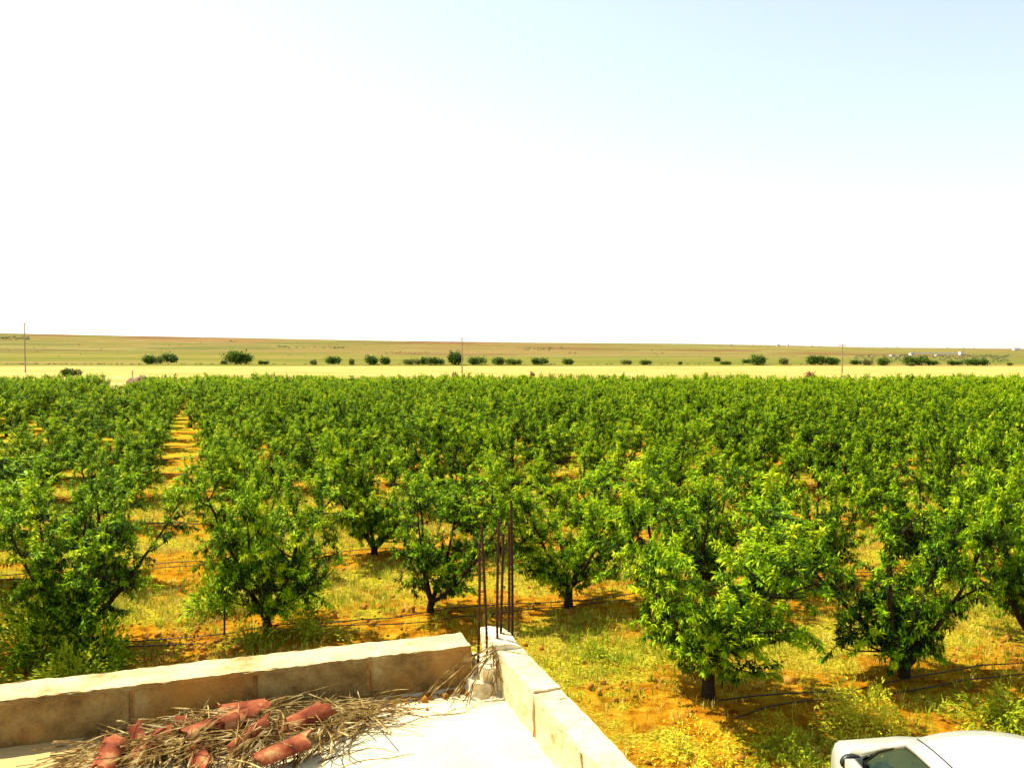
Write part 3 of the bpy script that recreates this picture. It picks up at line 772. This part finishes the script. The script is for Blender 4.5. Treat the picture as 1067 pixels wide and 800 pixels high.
# broken clay tiles
m_tile = mat('terracotta', rough=.85, spec=.15)
p = opos(m_tile); n1 = noise(m_tile, p, 9, 7, .65)
base(m_tile, ramp(m_tile, n1, [(.32, (.05,.009,.005)), (.44, (.15,.030,.012)), (.56, (.27,.07,.025)), (.68, (.46,.26,.11))])); bump(m_tile, n1, .3, .003)
def tile(x, y, z, Ls, r, arc, rot, seed, label, taper=.85):
    arc *= .9; r *= .82; nu, nv = 14, 12; th = .009
    V = []; 
    for lay in (0, th):
        for i in range(nv):
            t = i/(nv-1)
            for j in range(nu):
                u = j/(nu-1)
                # broken ragged ends
                e0 = .07*math.sin(u*4+seed)+.02*math.sin(u*19+seed*2); e1 = .10*math.sin(u*3+seed*3)+.04*math.sin(u*13+seed)
                l = -Ls/2 + e0*Ls*1.2 + (Ls-(e0-e1)*Ls*1.2)*t
                rr = (r-lay)*(taper+(1-taper)*t); a = (u-.5)*arc
                V.append((math.sin(a)*rr, l, math.cos(a)*rr - r*math.cos(arc/2)))
    F = []; nn = nu*nv
    for i in range(nv-1):
        for j in range(nu-1):
            a = i*nu+j; F.append((a, a+1, a+nu+1, a+nu)); F.append((nn+a+nu, nn+a+nu+1, nn+a+1, nn+a))
    for i in range(nv-1):
        a = i*nu; F.append((a, a+nu, nn+a+nu, nn+a)); a = i*nu+nu-1; F.append((a+nu, a, nn+a, nn+a+nu))
    for j in range(nu-1):
        F.append((j+1, j, nn+j, nn+j+1)); a = (nv-1)*nu+j; F.append((a, a+1, nn+a+1, nn+a))
    mb = MB(); mb.add(V, F); o = mb.build('roof_tile', m_tile, smooth=False)
    o.location = (x, y, z); o.rotation_euler = rot
    tag(o, label, 'roof tile', 'broken clay tiles in the pile')
Zr = ROOF
tile(-1.56, 3.10, Zr+0.05, .20, .075, 2.2, (.15, 0, .15), 1, 'pale broken clay tile lying at the left end of the pile')
tile(-1.42, 3.15, Zr+0.06, .15, .07, 1.9, (.3, .4, -.4), 2, 'cream coated tile shard, second from the left end of the pile')
tile(-1.49, 3.19, Zr+0.08, .12, .06, 1.5, (.7, -.7, .2), 3, 'small red tile shard standing on edge behind the cream shard')
tile(-1.22, 3.25, Zr+0.08, .20, .072, 2.7, (.12, .15, -1.05), 4, 'curved red clay tile resting on stalks in the middle of the pile')
tile(-1.11, 3.28, Zr+0.10, .17, .065, 2.0, (-.15, .9, -.9), 5, 'dark red tile overlapping the middle tile')
tile(-1.15, 3.41, Zr+0.09, .20, .07, 2.2, (.05, .25, -1.45), 6, 'red tile lying against the parapet at the back of the pile')
tile(-1.04, 3.17, Zr+0.08, .20, .06, 1.7, (.35, .8, -.35), 7, 'narrow red shard leaning at the front of the pile')
tile(-.86, 3.32, Zr+0.09, .20, .075, 1.6, (.3, .65, -.9), 8, 'orange tile tilted up at the right end of the pile')
tile(-.88, 3.11, Zr+0.06, .21, .075, 2.5, (.1, .05, -.95), 9, 'half-buried pale orange tile with open end at the front right of the pile')
tile(-1.20, 3.07, Zr+0.05, .15, .065, 1.7, (.2, -.6, .6), 10, 'small orange tile shard at the bottom edge of the picture')
tile(-1.33, 3.30, Zr+0.06, .13, .06, 1.5, (.3, -.2, .9), 15, 'small tan tile shard among stalks behind the cream shard')

# ------------------------------------------------------------------ white car
m_paint = mat('white_paint', (.80,.80,.76), .25, .5); m_paint.node_tree.nodes['Principled BSDF'].inputs['Coat Weight'].default_value = .5
p = opos(m_paint); base(m_paint, ramp(m_paint, noise(m_paint, p, 3, 5), [(.3, (.42,.43,.38)), (.7, (.52,.54,.50))]))
m_glass = mat('car_glass', (.02,.05,.045), .04, .6); gp = m_glass.node_tree.nodes['Principled BSDF']; gp.inputs['Transmission Weight'].default_value = .55; gp.inputs['IOR'].default_value = 1.45; gp.inputs['Base Color'].default_value = (.05,.10,.08,1)
m_black = mat('black_plastic', (.015,.015,.016), .45, .4)
m_chrome = mat('chrome', (.75,.75,.75), .12, .5, 1)
m_rub = mat('tyre_rubber', (.02,.02,.02), .85, .2)
m_red = mat('tail_lens', (.4,.01,.01), .2, .5)
m_lens = mat('lamp_lens', (.7,.72,.72), .08, .6)
m_seat = mat('seat_cloth', (.05,.05,.06), .9, .1)
car = empty('car', (4.10, 6.65, float(height(4.10, 6.65))), R(1)); tag(car, 'white car parked below the roof, cut off by the bottom edge of the picture', 'car')
def loft(stations, mtl, name, parent, capends=True, smooth_=True):
    """stations: list of (y, [(x,z)...]) half profiles from centre-bottom outwards to centre-top; mirrored"""
    V = []; F = []; k = None
    for y, prof in stations:
        full = prof + [(-x, z) for x, z in prof[::-1] if abs(x) > 1e-6]
        k = len(full); V += [(x, y, z) for x, z in full]
    for i in range(len(stations)-1):
        for j in range(k):
            j2 = (j+1) % k; F.append((i*k+j, i*k+j2, (i+1)*k+j2, (i+1)*k+j))
    if capends: F.append(list(range(k))); F.append([(len(stations)-1)*k+j for j in range(k)][::-1])
    mb = MB(); mb.add(V, F); o = mb.build(name, mtl, parent, smooth_)
    return o
def body_prof(hw, zb, belt, top, crown=.03):
    return [(0, zb), (hw*.85, zb), (hw*.97, zb+.10), (hw, zb+.28), (hw, belt-.22), (hw*.985, belt-.10), (hw*.95, belt-.03), (hw*.88, belt), (hw*.6, top), (0, top+crown)]
stn = [(-2.03, .68, .34, .80, .80), (-1.98, .74, .26, .93, .93), (-1.6, .79, .22, .98, .98), (-.6, .81, .20, 1.0, 1.0), (.3, .81, .20, 1.0, 1.0), (.95, .81, .20, .985, 1.0),
       (1.15, .805, .22, .97, 1.0), (1.45, .79, .24, .93, .955), (1.7, .75, .25, .88, .90), (1.85, .68, .27, .82, .83), (1.95, .55, .30, .74, .74), (1.99, .38, .36, .64, .64)]
body = loft([(y, body_prof(hw, zb, be, tp)) for y, hw, zb, be, tp in stn], m_paint, 'body', car)
# roof panel + pillars
def roof_z(x, y): return 1.60 - .10*(x/.60)**2*.8 - .035*max(0, (y-.05)/.42)**2 - .05*max(0, (-1.0-y)/.6)**2
V = []; F = []; nx_, ny_ = 17, 15
for i in range(ny_):
    t = i/(ny_-1); y0 = -1.6+2.04*t
    for j in range(nx_):
        u = -1+2*j/(nx_-1); x_ = .60*u
        y_ = y0 + (.05*(1-u*u) - .03*(abs(u) > .9) if t > .5 else 0)*max(0, (t-.5)*2)
        V.append((x_, y_, roof_z(x_, y_)))
for i in range(ny_-1):
    for j in range(nx_-1):
        a = i*nx_+j; F.append((a, a+1, a+nx_+1, a+nx_))
b = len(V); V += [(v[0]*.97, v[1]*.98, v[2]-.05) for v in V]
for i in range(ny_-1):
    for j in range(nx_-1):
        a = b+i*nx_+j; F.append((a+nx_, a+nx_+1, a+1, a))
bd = [j for j in range(nx_)] + [i*nx_+nx_-1 for i in range(1, ny_)] + [(ny_-1)*nx_+j for j in range(nx_-2, -1, -1)] + [i*nx_ for i in range(ny_-2, 0, -1)]
for q in range(len(bd)):
    a, c_ = bd[q], bd[(q+1) % len(bd)]; F.append((c_, a, b+a, b+c_))
mb = MB(); mb.add(V, F); roofo = mb.build('roof', m_paint, car, True)
for s in (-1, 1):
    mb = MB(); mb.tube([(s*.515, y_, roof_z(.515, y_)+.001) for y_ in np.linspace(-1.55, .43, 16)], .007, 6); mb.build('roof_seam', m_black, roofo)
    # side frame (pillars and rail) as broad curved bars
    mb = MB()
    rail = [(s*.60, y_, roof_z(.60, y_)-.012) for y_ in np.linspace(-1.55, .40, 12)]
    mb.tube([(s*(.60+.012), a_[1], a_[2]) for a_ in rail], .036, 8)
    ap = [(s*.605, .40, 1.485), (s*.645, .72, 1.30), (s*.69, 1.00, 1.12), (s*.72, 1.22, .97)]
    mb.tube(ap, [.036, .032, .032, .05], 8)
    mb.tube([(s*.61, -.32, 1.51), (s*.70, -.36, 1.25), (s*.755, -.38, .97)], [.04, .045, .055], 8)
    mb.tube([(s*.60, -1.5, 1.46), (s*.67, -1.70, 1.22), (s*.73, -1.85, .95)], [.06, .09, .10], 8)
    mb.build('side_frame', m_paint, car, True)
    # door window glass
    def quadglass(pts, name, mt=m_glass, parent=car):
        mb = MB(); V = pts; 
        nrm = (Vector(pts[1])-Vector(pts[0])).cross(Vector(pts[-1])-Vector(pts[0])).normalized()*.003
        V2 = [tuple(Vector(p_)+nrm) for p_ in pts]; n_ = len(pts)
        F = [list(range(n_))[::-1], [n_+i for i in range(n_)]] + [[i, (i+1) % n_, n_+(i+1) % n_, n_+i] for i in range(n_)]
        mb.add(list(V)+V2, F); return mb.build(name, mt, parent)
    fw = [(s*.755, -.35, .98), (s*.735, 1.02, .985), (s*.675, .80, 1.22), (s*.625, .45, 1.45), (s*.62, .1, 1.49), (s*.62, -.30, 1.49)]
    g = quadglass(fw, 'front_window')
    mb = MB(); mb.tube(fw+[fw[0]], .014, 5); mb.build('window_seal', m_black, g)
    rw_ = [(s*.75, -1.55, .98), (s*.755, -.42, .98), (s*.62, -.38, 1.49), (s*.615, -1.35, 1.44)]
    g = quadglass(rw_, 'rear_window'); mb = MB(); mb.tube(rw_+[rw_[0]], .014, 5); mb.build('window_seal', m_black, g)
    # mirror
    mb = MB(); V, F = [], []
    bm = bmesh.new(); bmesh.ops.create_uvsphere(bm, u_segments=14, v_segments=9, radius=1)
    vv = [(s*.885+v.co.x*.115, .90+max(v.co.y, -.45)*.07, 1.07+v.co.z*.08) for v in bm.verts]; ff = [[q_.index for q_ in f_.verts] for f_ in bm.faces]; bm.free()
    mb.add(vv, ff); mb.box(min(s*.73, s*.80), max(s*.73, s*.80), .89, .94, .99, 1.05); mi = mb.build('wing_mirror', m_black, car, True)
    mb = MB(); mb.box(s*.885-.085, s*.885+.085, .862, .867, 1.01, 1.125, bev=.002); mb.build('mirror_glass', m_chrome, mi)
    # door lines, handle
    mb = MB(); mb.tube([(s*.813, -.42, .30), (s*.814, -.42, .80), (s*.775, -.42, .975)], .005, 4); mb.tube([(s*.813, 1.0, .35), (s*.813, .98, .76), (s*.76, .98, .97)], .005, 4); mb.build('door_gap', m_black, body)
    mb = MB(); mb.tube([(s*.825, -.30, .80), (s*.845, -.22, .805), (s*.825, -.12, .80)], .012, 6); mb.build('door_handle', m_paint, body)
    # lamps
    mb = MB(); bm = bmesh.new(); bmesh.ops.create_uvsphere(bm, u_segments=12, v_segments=8, radius=1)
    base_vv = [(v.co.x, v.co.y, v.co.z) for v in bm.verts]; ff = [[q_.index for q_ in f_.verts] for f_ in bm.faces]; bm.free()
    mb.add([(s*.50+x_*.14, 1.84+y_*.09, .68+z_*.07) for x_, y_, z_ in base_vv], ff); mb.build('headlight', m_lens, car, True)
    mb = MB(); mb.add([(s*.66+x_*.09, -1.97+y_*.06, .82+z_*.14) for x_, y_, z_ in base_vv], ff); mb.build('tail_light', m_red, car, True)
    for y_ in (1.28, -1.28):
        wl = empty('wheel'); wl.parent = car; wl.location = (s*.76, y_, .30); 
        mb = MB(); n_ = 28; prof = [(-.09, .19), (-.10, .27), (-.085, .30), (.085, .30), (.10, .27), (.09, .19)]
        V = [(px_, pr*math.cos(2*math.pi*a/n_), pr*math.sin(2*math.pi*a/n_)) for a in range(n_) for px_, pr in prof]; F = []
        for a in range(n_):
            for q in range(6): F.append((a*6+q, a*6+(q+1) % 6, ((a+1) % n_)*6+(q+1) % 6, ((a+1) % n_)*6+q))
        mb.add(V, F); mb.build('tyre', m_rub, wl)
        mb = MB(); mb.tube([(-.07, 0, 0), (.075, 0, 0)], .19, 20)
        for a in range(5): mb.tube([(s*.085, 0, 0), (s*.085, .17*math.cos(a*1.2566), .17*math.sin(a*1.2566))], .022, 5)
        mb.build('rim', m_chrome, wl)
# windscreen, rear screen, interior
def screen(pts, name):
    mb = MB(); nrm = (Vector(pts[1])-Vector(pts[0])).cross(Vector(pts[2])-Vector(pts[0])).normalized()*.004
    V2 = [tuple(Vector(p_)+nrm) for p_ in pts]; F = [(3,2,1,0), (4,5,6,7), (0,1,5,4), (1,2,6,5), (2,3,7,6), (3,0,4,7)]
    mb.add(list(pts)+V2, F); return mb.build(name, m_glass, car)
screen([(-.70, 1.2, .985), (.70, 1.2, .985), (.585, .44, 1.49), (-.585, .44, 1.49)], 'windscreen')
screen([(.70, -1.85, .97), (-.70, -1.85, .97), (-.58, -1.58, 1.47), (.58, -1.58, 1.47)], 'rear_screen')
mb = MB(); mb.box(-.68, .68, .75, 1.15, .94, 1.01, bev=.02); mb.build('dashboard', m_black, car)
for s in (-.36, .36):
    mb = MB(); mb.box(s-.23, s+.23, -.12, .0, .9, 1.26, bev=.04); mb.box(s-.12, s+.12, -.1, -.02, 1.27, 1.44, bev=.03); mb.build('seat', m_seat, car)
mb = MB(); mb.box(-.5, .5, 1.93, 1.99, .38, .50, bev=.01); mb.build('grille', m_black, car)
mb = MB(); mb.tube([(.3, -1.3, 1.58), (.3, -1.42, 1.85)], .004, 5); mb.build('aerial', m_black, car)

# ------------------------------------------------------------------ far bushes
def far_xy(px, py, d=None):
    """ground point seen at that bearing; d = distance when given"""
    return ((px-533)/850*d, d)
m_bush = leaf_mat('dark_bush_leaf', [(0, (.02,.045,.008)), (.4, (.05,.11,.012)), (.7, (.13,.21,.02)), (1, (.28,.34,.04))], (.12,.2,.03), .2)
m_bush2 = leaf_mat('pale_bush_leaf', [(0, (.08,.10,.02)), (.5, (.20,.23,.05)), (1, (.36,.34,.10))], (.3,.3,.08), .2)
def bush(px0, px1, hpx, d, label, seed, pale=False, name='bush', cat='bush', ypx=None):
    rng = np.random.default_rng(seed)
    wd = (px1-px0)/850*d; hm = hpx/850*d
    x, y = far_xy((px0+px1)/2, 0, d)
    nl = max(2, int(round(wd/hm*1.6)))
    P = []
    for k in range(nl+2):
        cx = (rng.uniform(-.5, .5) if k >= nl else (-.5+(k+.5)/nl))*wd*.72; hr = hm*rng.uniform(.36, .52) if k else hm*.5
        n = 430; v = unit(rng.normal(0, 1, (n, 3)))*(rng.uniform(.35, 1.0, (n, 1)))
        rr = min(hr*1.15, wd*.32)
        P.append(v*(1+.3*np.sin(v[:, :1]*5+k)*np.sin(v[:, 2:]*6+k*2))*[rr, rr*1.1, hr]+[cx, rng.normal(0, hm*.2), hr*.95])
    P = np.concatenate(P); P = P[P[:, 2] > 0.02*hm]; n = len(P)
    V, F = leaves_np(P, unit(rng.normal(0, 1, (n, 3))+[0, 0, .3]), rng.uniform(.35, .8, n)*hm*.22, rng.uniform(.5, .9, n)*hm*.14, rng)
    o = link(bpy.data.objects.new(name, np_mesh(name, V, F, m_bush2 if pale else m_bush, tint=np.repeat(np.clip(rng.normal(.45, .2, n), 0, 1), 4))))
    o.location = (x, y, float(height(x, y)))
    return tag(o, label, cat, 'bushes along the far field edge')
B = [(147,169,10.5,312,'green bush lower of the overlapping pair beyond the dirt heap'), (166,185,11,345,'taller dark bush of the overlapping pair beyond the dirt heap'),
 (232,263,16.5,312,'largest bush on the field edge, wide rounded dark crown'), (229,236,5,308,'tiny bush touching the left side of the largest bush',1), (268,281,5,308,'low flat bush just right of the largest bush'),
 (322,329,6,305,'tiny pale bush between the largest bush and the flat dark one',1), (338,357,9,318,'flat dark bush with low skirt, third clump from the left'), (364,369,7,305,'thin pale sapling-like bush on the field edge',1),
 (378,394,11,306,'round dark bush, bigger of two side by side'), (395,407,9.5,309,'small round bush beside the bigger round one'), (417,440,7,306,'long low pale-green bush left of the central pole',1),
 (438,446,8.5,308,'small upright bush at the end of the long low pale one'), (443,465,8.5,305,'dark dome bush left of the tall one'), (465,481,14.5,306,'tall upright bush just left of the central power pole'),
 (485,508,9,306,'sloping dark bush just right of the central power pole'), (511,527,8.5,306,'dark bush joined to a flatter one, second right of the central pole'), (525,545,7,306,'flat dark bush end of the joined pair right of the central pole'),
 (554,572,8,306,'compact bush standing alone right of the joined pair'), (585,598,7.5,308,'small rounded bush before the wide gap'), (645,658,6,308,'pale small bush inside the wide gap',1), (665,680,5.5,306,'low dark streak of a bush in the wide gap'),
 (706,711,4,306,'tiny dot of a bush right of the wide gap',1), (743,750,6,420,'small grey tree set back on the slope behind the line'), (748,763,4.5,306,'low flat bush left of the round dark one'), (771,786,5,345,'flat bush behind the round dark one'),
 (782,798,11.5,306,'round very dark bush alone left of the long joined clump'), (811,821,8,306,'small bush with pale base beside the long joined clump',1), (839,863,10.5,308,'widest part of the dark joined clump left of the right-hand pole'),
 (860,876,9.5,306,'dark bush end of the joined clump touching the right-hand pole'), (884,899,6,310,'low dark bush just right of the right-hand pole'), (899,910,6.5,304,'pale short bush right of the low dark one',1), (914,929,8.5,298,'round dark bush below the white far houses'),
 (941,968,10.5,302,'broad green bush in front of the far hillside village'), (966,978,6,302,'small green bush attached to the broad one'), (984,1006,5.5,302,'low dark hedge-like bush near the right edge'), (1005,1031,8.5,296,'broad green bush nearest the right edge of the picture'),
 (947,953,4.5,285,'tiny bush alone in the straw field',1), (1048,1055,4,300,'tiny grey-green bush at the far right',1)]
for i, b_ in enumerate(B):
    bush(b_[0], b_[1], b_[2], b_[3], b_[4], 200+i, pale=len(b_) > 5)
bush(65, 84, 10, 172, 'dark weedy shrub poking above the orchard edge', 300, name='shrub', cat='shrub')
# brown dry weed shrubs at the orchard's far edge
m_dryb = leaf_mat('dry_shrub', [(0, (.20,.10,.05)), (.5, (.36,.20,.10)), (1, (.50,.34,.18))], (.4,.2,.1), .15)
for (a, b_, h_, d_, lab) in ((838,850,14,150,'brown withered shrub left of the right-hand pole above the orchard'), (470,476,13,150,'thin dry stalky plant just left of the central pole'), (552,556,13.5,150,'dry brown stem above the orchard right of the central pole')):
    o = bush(a, b_, h_, d_, lab, 310+a, name='dry_shrub', cat='shrub'); o.data.materials[0] = m_dryb; o['group'] = 'dry plants on the orchard edge'

# dirt heap at the end of the track, with a white post
x, y = far_xy(144, 0, 132); m_heap = mat('brown_heap', rough=1, spec=.05); p = opos(m_heap)
base(m_heap, ramp(m_heap, noise(m_heap, p, 1.2, 6, .7), [(.3, (.16,.09,.07)), (.7, (.36,.22,.15))]))
bm = bmesh.new(); bmesh.ops.create_icosphere(bm, subdivisions=4, radius=1)
V = [(v.co.x*1.9*(1+.1*math.sin(v.co.y*9)), v.co.y*1.3, (v.co.z+.1)*1.5*(1+.25*math.sin(v.co.x*5)+.12*math.sin(v.co.x*13+v.co.y*9))) for v in bm.verts]; F = [[q_.index for q_ in f_.verts] for f_ in bm.faces]; bm.free()
mb = MB(); mb.add(V, F); o = mb.build('dirt_heap', m_heap); zz = float(height(x, y)); o.location = (x, y, zz+1.1); o.scale = (1, 1, .75); tag(o, 'brown brush heap where the dirt track meets the straw field', 'heap')
mb = MB(); mb.box(-.09, .09, -.09, .09, -.2, 3.3, bev=.01); mb.box(-.11, .11, -.11, .11, 3.3, 3.36)
m_conc = mat('pale_concrete', (.62,.58,.48), .9, .1); p = opos(m_conc); base(m_conc, ramp(m_conc, noise(m_conc, p, 2, 4), [(.3, (.45,.38,.26)), (.7, (.66,.6,.48))]))
o = mb.build('post', m_conc); x, y = far_xy(137.5, 0, 129); o.location = (x, y, float(height(x, y))); tag(o, 'thin white post standing beside the brown brush heap', 'post')

# ------------------------------------------------------------------ power poles
m_pole = mat('weathered_wood', (.3,.24,.17), .9, .1); p = opos(m_pole); base(m_pole, ramp(m_pole, noise(m_pole, p, 2, 4), [(.3, (.22,.16,.10)), (.7, (.40,.33,.24))]))
def pole(px, d, h, label, arms=True):
    x, y = far_xy(px, 0, d); r = empty('power_pole', (x, y, float(height(x, y))))
    tag(r, label, 'power pole', 'power poles beyond the orchard')
    mb = MB(); mb.tube([(0,0,-.5),(0,0,h*.5),(0,0,h)], [.17,.14,.10], 8); mb.build('pole', m_pole, r)
    mb = MB(); mb.box(-.9, .9, -.05, .05, h-.25, h-.13); mb.tube([(0,0,h),(0,0,h+.25)], .03, 5); mb.build('crossarm', m_pole, r)
    for q in (-.8, 0.0, .8):
        z_ = h-.13 if q else h+.25
        mb = MB(); mb.tube([(q,0,z_),(q,0,z_+.08),(q,0,z_+.16),(q,0,z_+.24)], [.05,.08,.05,.03], 8); mb.build('insulator', m_lens, r)
pole(26, 196, 11.9, 'thin power pole with crossarm at the far left against the sky')
pole(481, 190, 8.3, 'thin power pole with dry stalks at its foot, beside the tall bush')
pole(877, 190, 6.7, 'thin power pole beside the long dark joined bushes')

# ------------------------------------------------------------------ far houses and scrub
m_white = mat('whitewash', (.80,.78,.72), .9, .1); p = opos(m_white); base(m_white, ramp(m_white, noise(m_white, p, .4, 4), [(.3, (.7,.66,.58)), (.7, (.82,.80,.75))]))
m_dark = mat('dark_opening', (.05,.045,.04), .8)
def ysurf(px, ypx):
    """distance along that bearing at which the hillside shows at height ypx (for placing the far village)"""
    ds = np.linspace(310, 2550, 900); xs = (px-533)/850*ds; hs = height(xs, ds); yy = 367+850*(H-hs)/ds
    k = int(np.argmin(np.abs(yy-ypx))); return xs[k], ds[k], hs[k]
def house(px, ypx, wpx, hpx, label):
    x, y, z = ysurf(px, ypx); s = y/850; w_, h_ = wpx*s, hpx*s; dp = max(w_*.5, 6) if wpx < 12 else 5
    r = empty('house', (x, y, z), .1); tag(r, label, 'house', 'white houses on the far hillside')
    mb = MB(); mb.box(-w_/2, w_/2, -dp/2, dp/2, -3, h_); mb.build('wall', m_white, r)
    mb = MB(); mb.box(-w_/2-.2, w_/2+.2, -dp/2-.2, dp/2+.2, h_+.003, h_+.35); mb.build('roof', m_conc, r)
    mb = MB(); mb.box(-w_*.08, w_*.08, -dp/2-.06, -dp/2-.003, 0, min(2.4, h_*.6)); mb.build('door', m_dark, r)
    for q in (-.3, .3):
        mb = MB(); mb.box(w_*q-.6, w_*q+.6, -dp/2-.06, -dp/2-.003, h_*.4, h_*.4+1.2); mb.build('window', m_dark, r)
house(929, 371.5, 4, 1.8, 'small white house left of the long white wall'); house(949, 370.3, 3.5, 2.6, 'white house at the left end of the long white wall')
house(976, 371, 4, 1.4, 'low white house below the middle of the long white wall'); house(1001, 369.8, 4.5, 3.4, 'biggest white house at the right end of the long white wall')
house(935.5, 371.2, 2.5, 1.0, 'tiny white hut beside the small white house'); house(1058, 365, 7, 2.2, 'pinkish pale building on the skyline at the far right')
house(810, 360.4, 3, 1.4, 'tiny pale building on the skyline left of the right-hand pole'); house(820, 360.6, 1.6, 1.9, 'narrow pale tower-like building on the skyline')
x, y, z = ysurf(975, 368.4); s = y/850
mb = MB(); mb.box(-25*s, 25*s, -.3, .3, -3, 1.2*s)
mb.box(-25*s, 25*s, -.4, .4, 1.2*s, 1.2*s+.15); o = mb.build('boundary_wall', m_white); o.location = (x, y, z); o.rotation_euler = (0, 0, 0); tag(o, 'long low white wall joining the houses on the far hillside', 'wall')

def scrub(name, items, mt, label, cat, seed):
    rng = np.random.default_rng(seed); VV, FF, TT = [], [], []; nb = 0
    for (px0, px1, yp0, yp1, n, sz) in items:
        for i in range(n):
            px = rng.uniform(px0, px1); yp = rng.uniform(yp0, yp1); x, y, z = ysurf(px, yp)
            m_ = 26; r_ = sz*rng.uniform(.6, 1.3)*y/850
            P = unit(rng.normal(0, 1, (m_, 3)))*rng.uniform(.5, 1, (m_, 1))*[r_*1.5, r_*1.3, r_*.75]+[x, y, z+r_*.4]
            V, F = leaves_np(P, unit(rng.normal(0, 1, (m_, 3))), np.full(m_, r_*.9), np.full(m_, r_*.6), rng)
            VV.append(V); FF.append(F+nb); TT.append(np.repeat(np.clip(rng.normal(.45, .2, m_), 0, 1), 4)); nb += len(V)
    o = link(bpy.data.objects.new(name, np_mesh(name, np.concatenate(VV), np.concatenate(FF), mt, tint=np.concatenate(TT)))); tag(o, label, cat, kind='stuff')
m_scr = leaf_mat('far_scrub_leaf', [(0, (.07,.09,.04)), (.5, (.13,.15,.06)), (1, (.22,.22,.10))], (.2,.2,.08), .1)
scrub('hillside_scrub', [(0, 30, 351.5, 354.5, 46, 1.1), (285, 300, 360.5, 362, 10, .8), (290, 365, 361, 363, 34, .7), (340, 362, 362, 363.5, 12, .8), (0, 1067, 356, 372, 150, .55), (240, 246, 355.5, 356.5, 4, 1.), (545, 585, 362, 365.5, 40, .8),
   (400, 450, 367, 369, 20, .8), (592, 600, 367, 368.5, 6, .8), (676, 690, 368, 370, 6, .9), (935, 945, 370, 373, 10, .9), (0, 1067, 379.5, 381.3, 130, .9), (18, 90, 381, 382, 20, .9), (40, 140, 380.5, 381.5, 20, .7), (700, 900, 360.5, 361.5, 16, .6)], m_scr, 'dark low scrub dotted over the far hillside', 'scrub', 41)
scrub('far_grove', [(890, 1050, 370.2, 377.5, 420, .9), (1000, 1045, 371, 378, 60, .8)], m_scr, 'grey-green groves below the white houses on the far hillside', 'grove', 42)
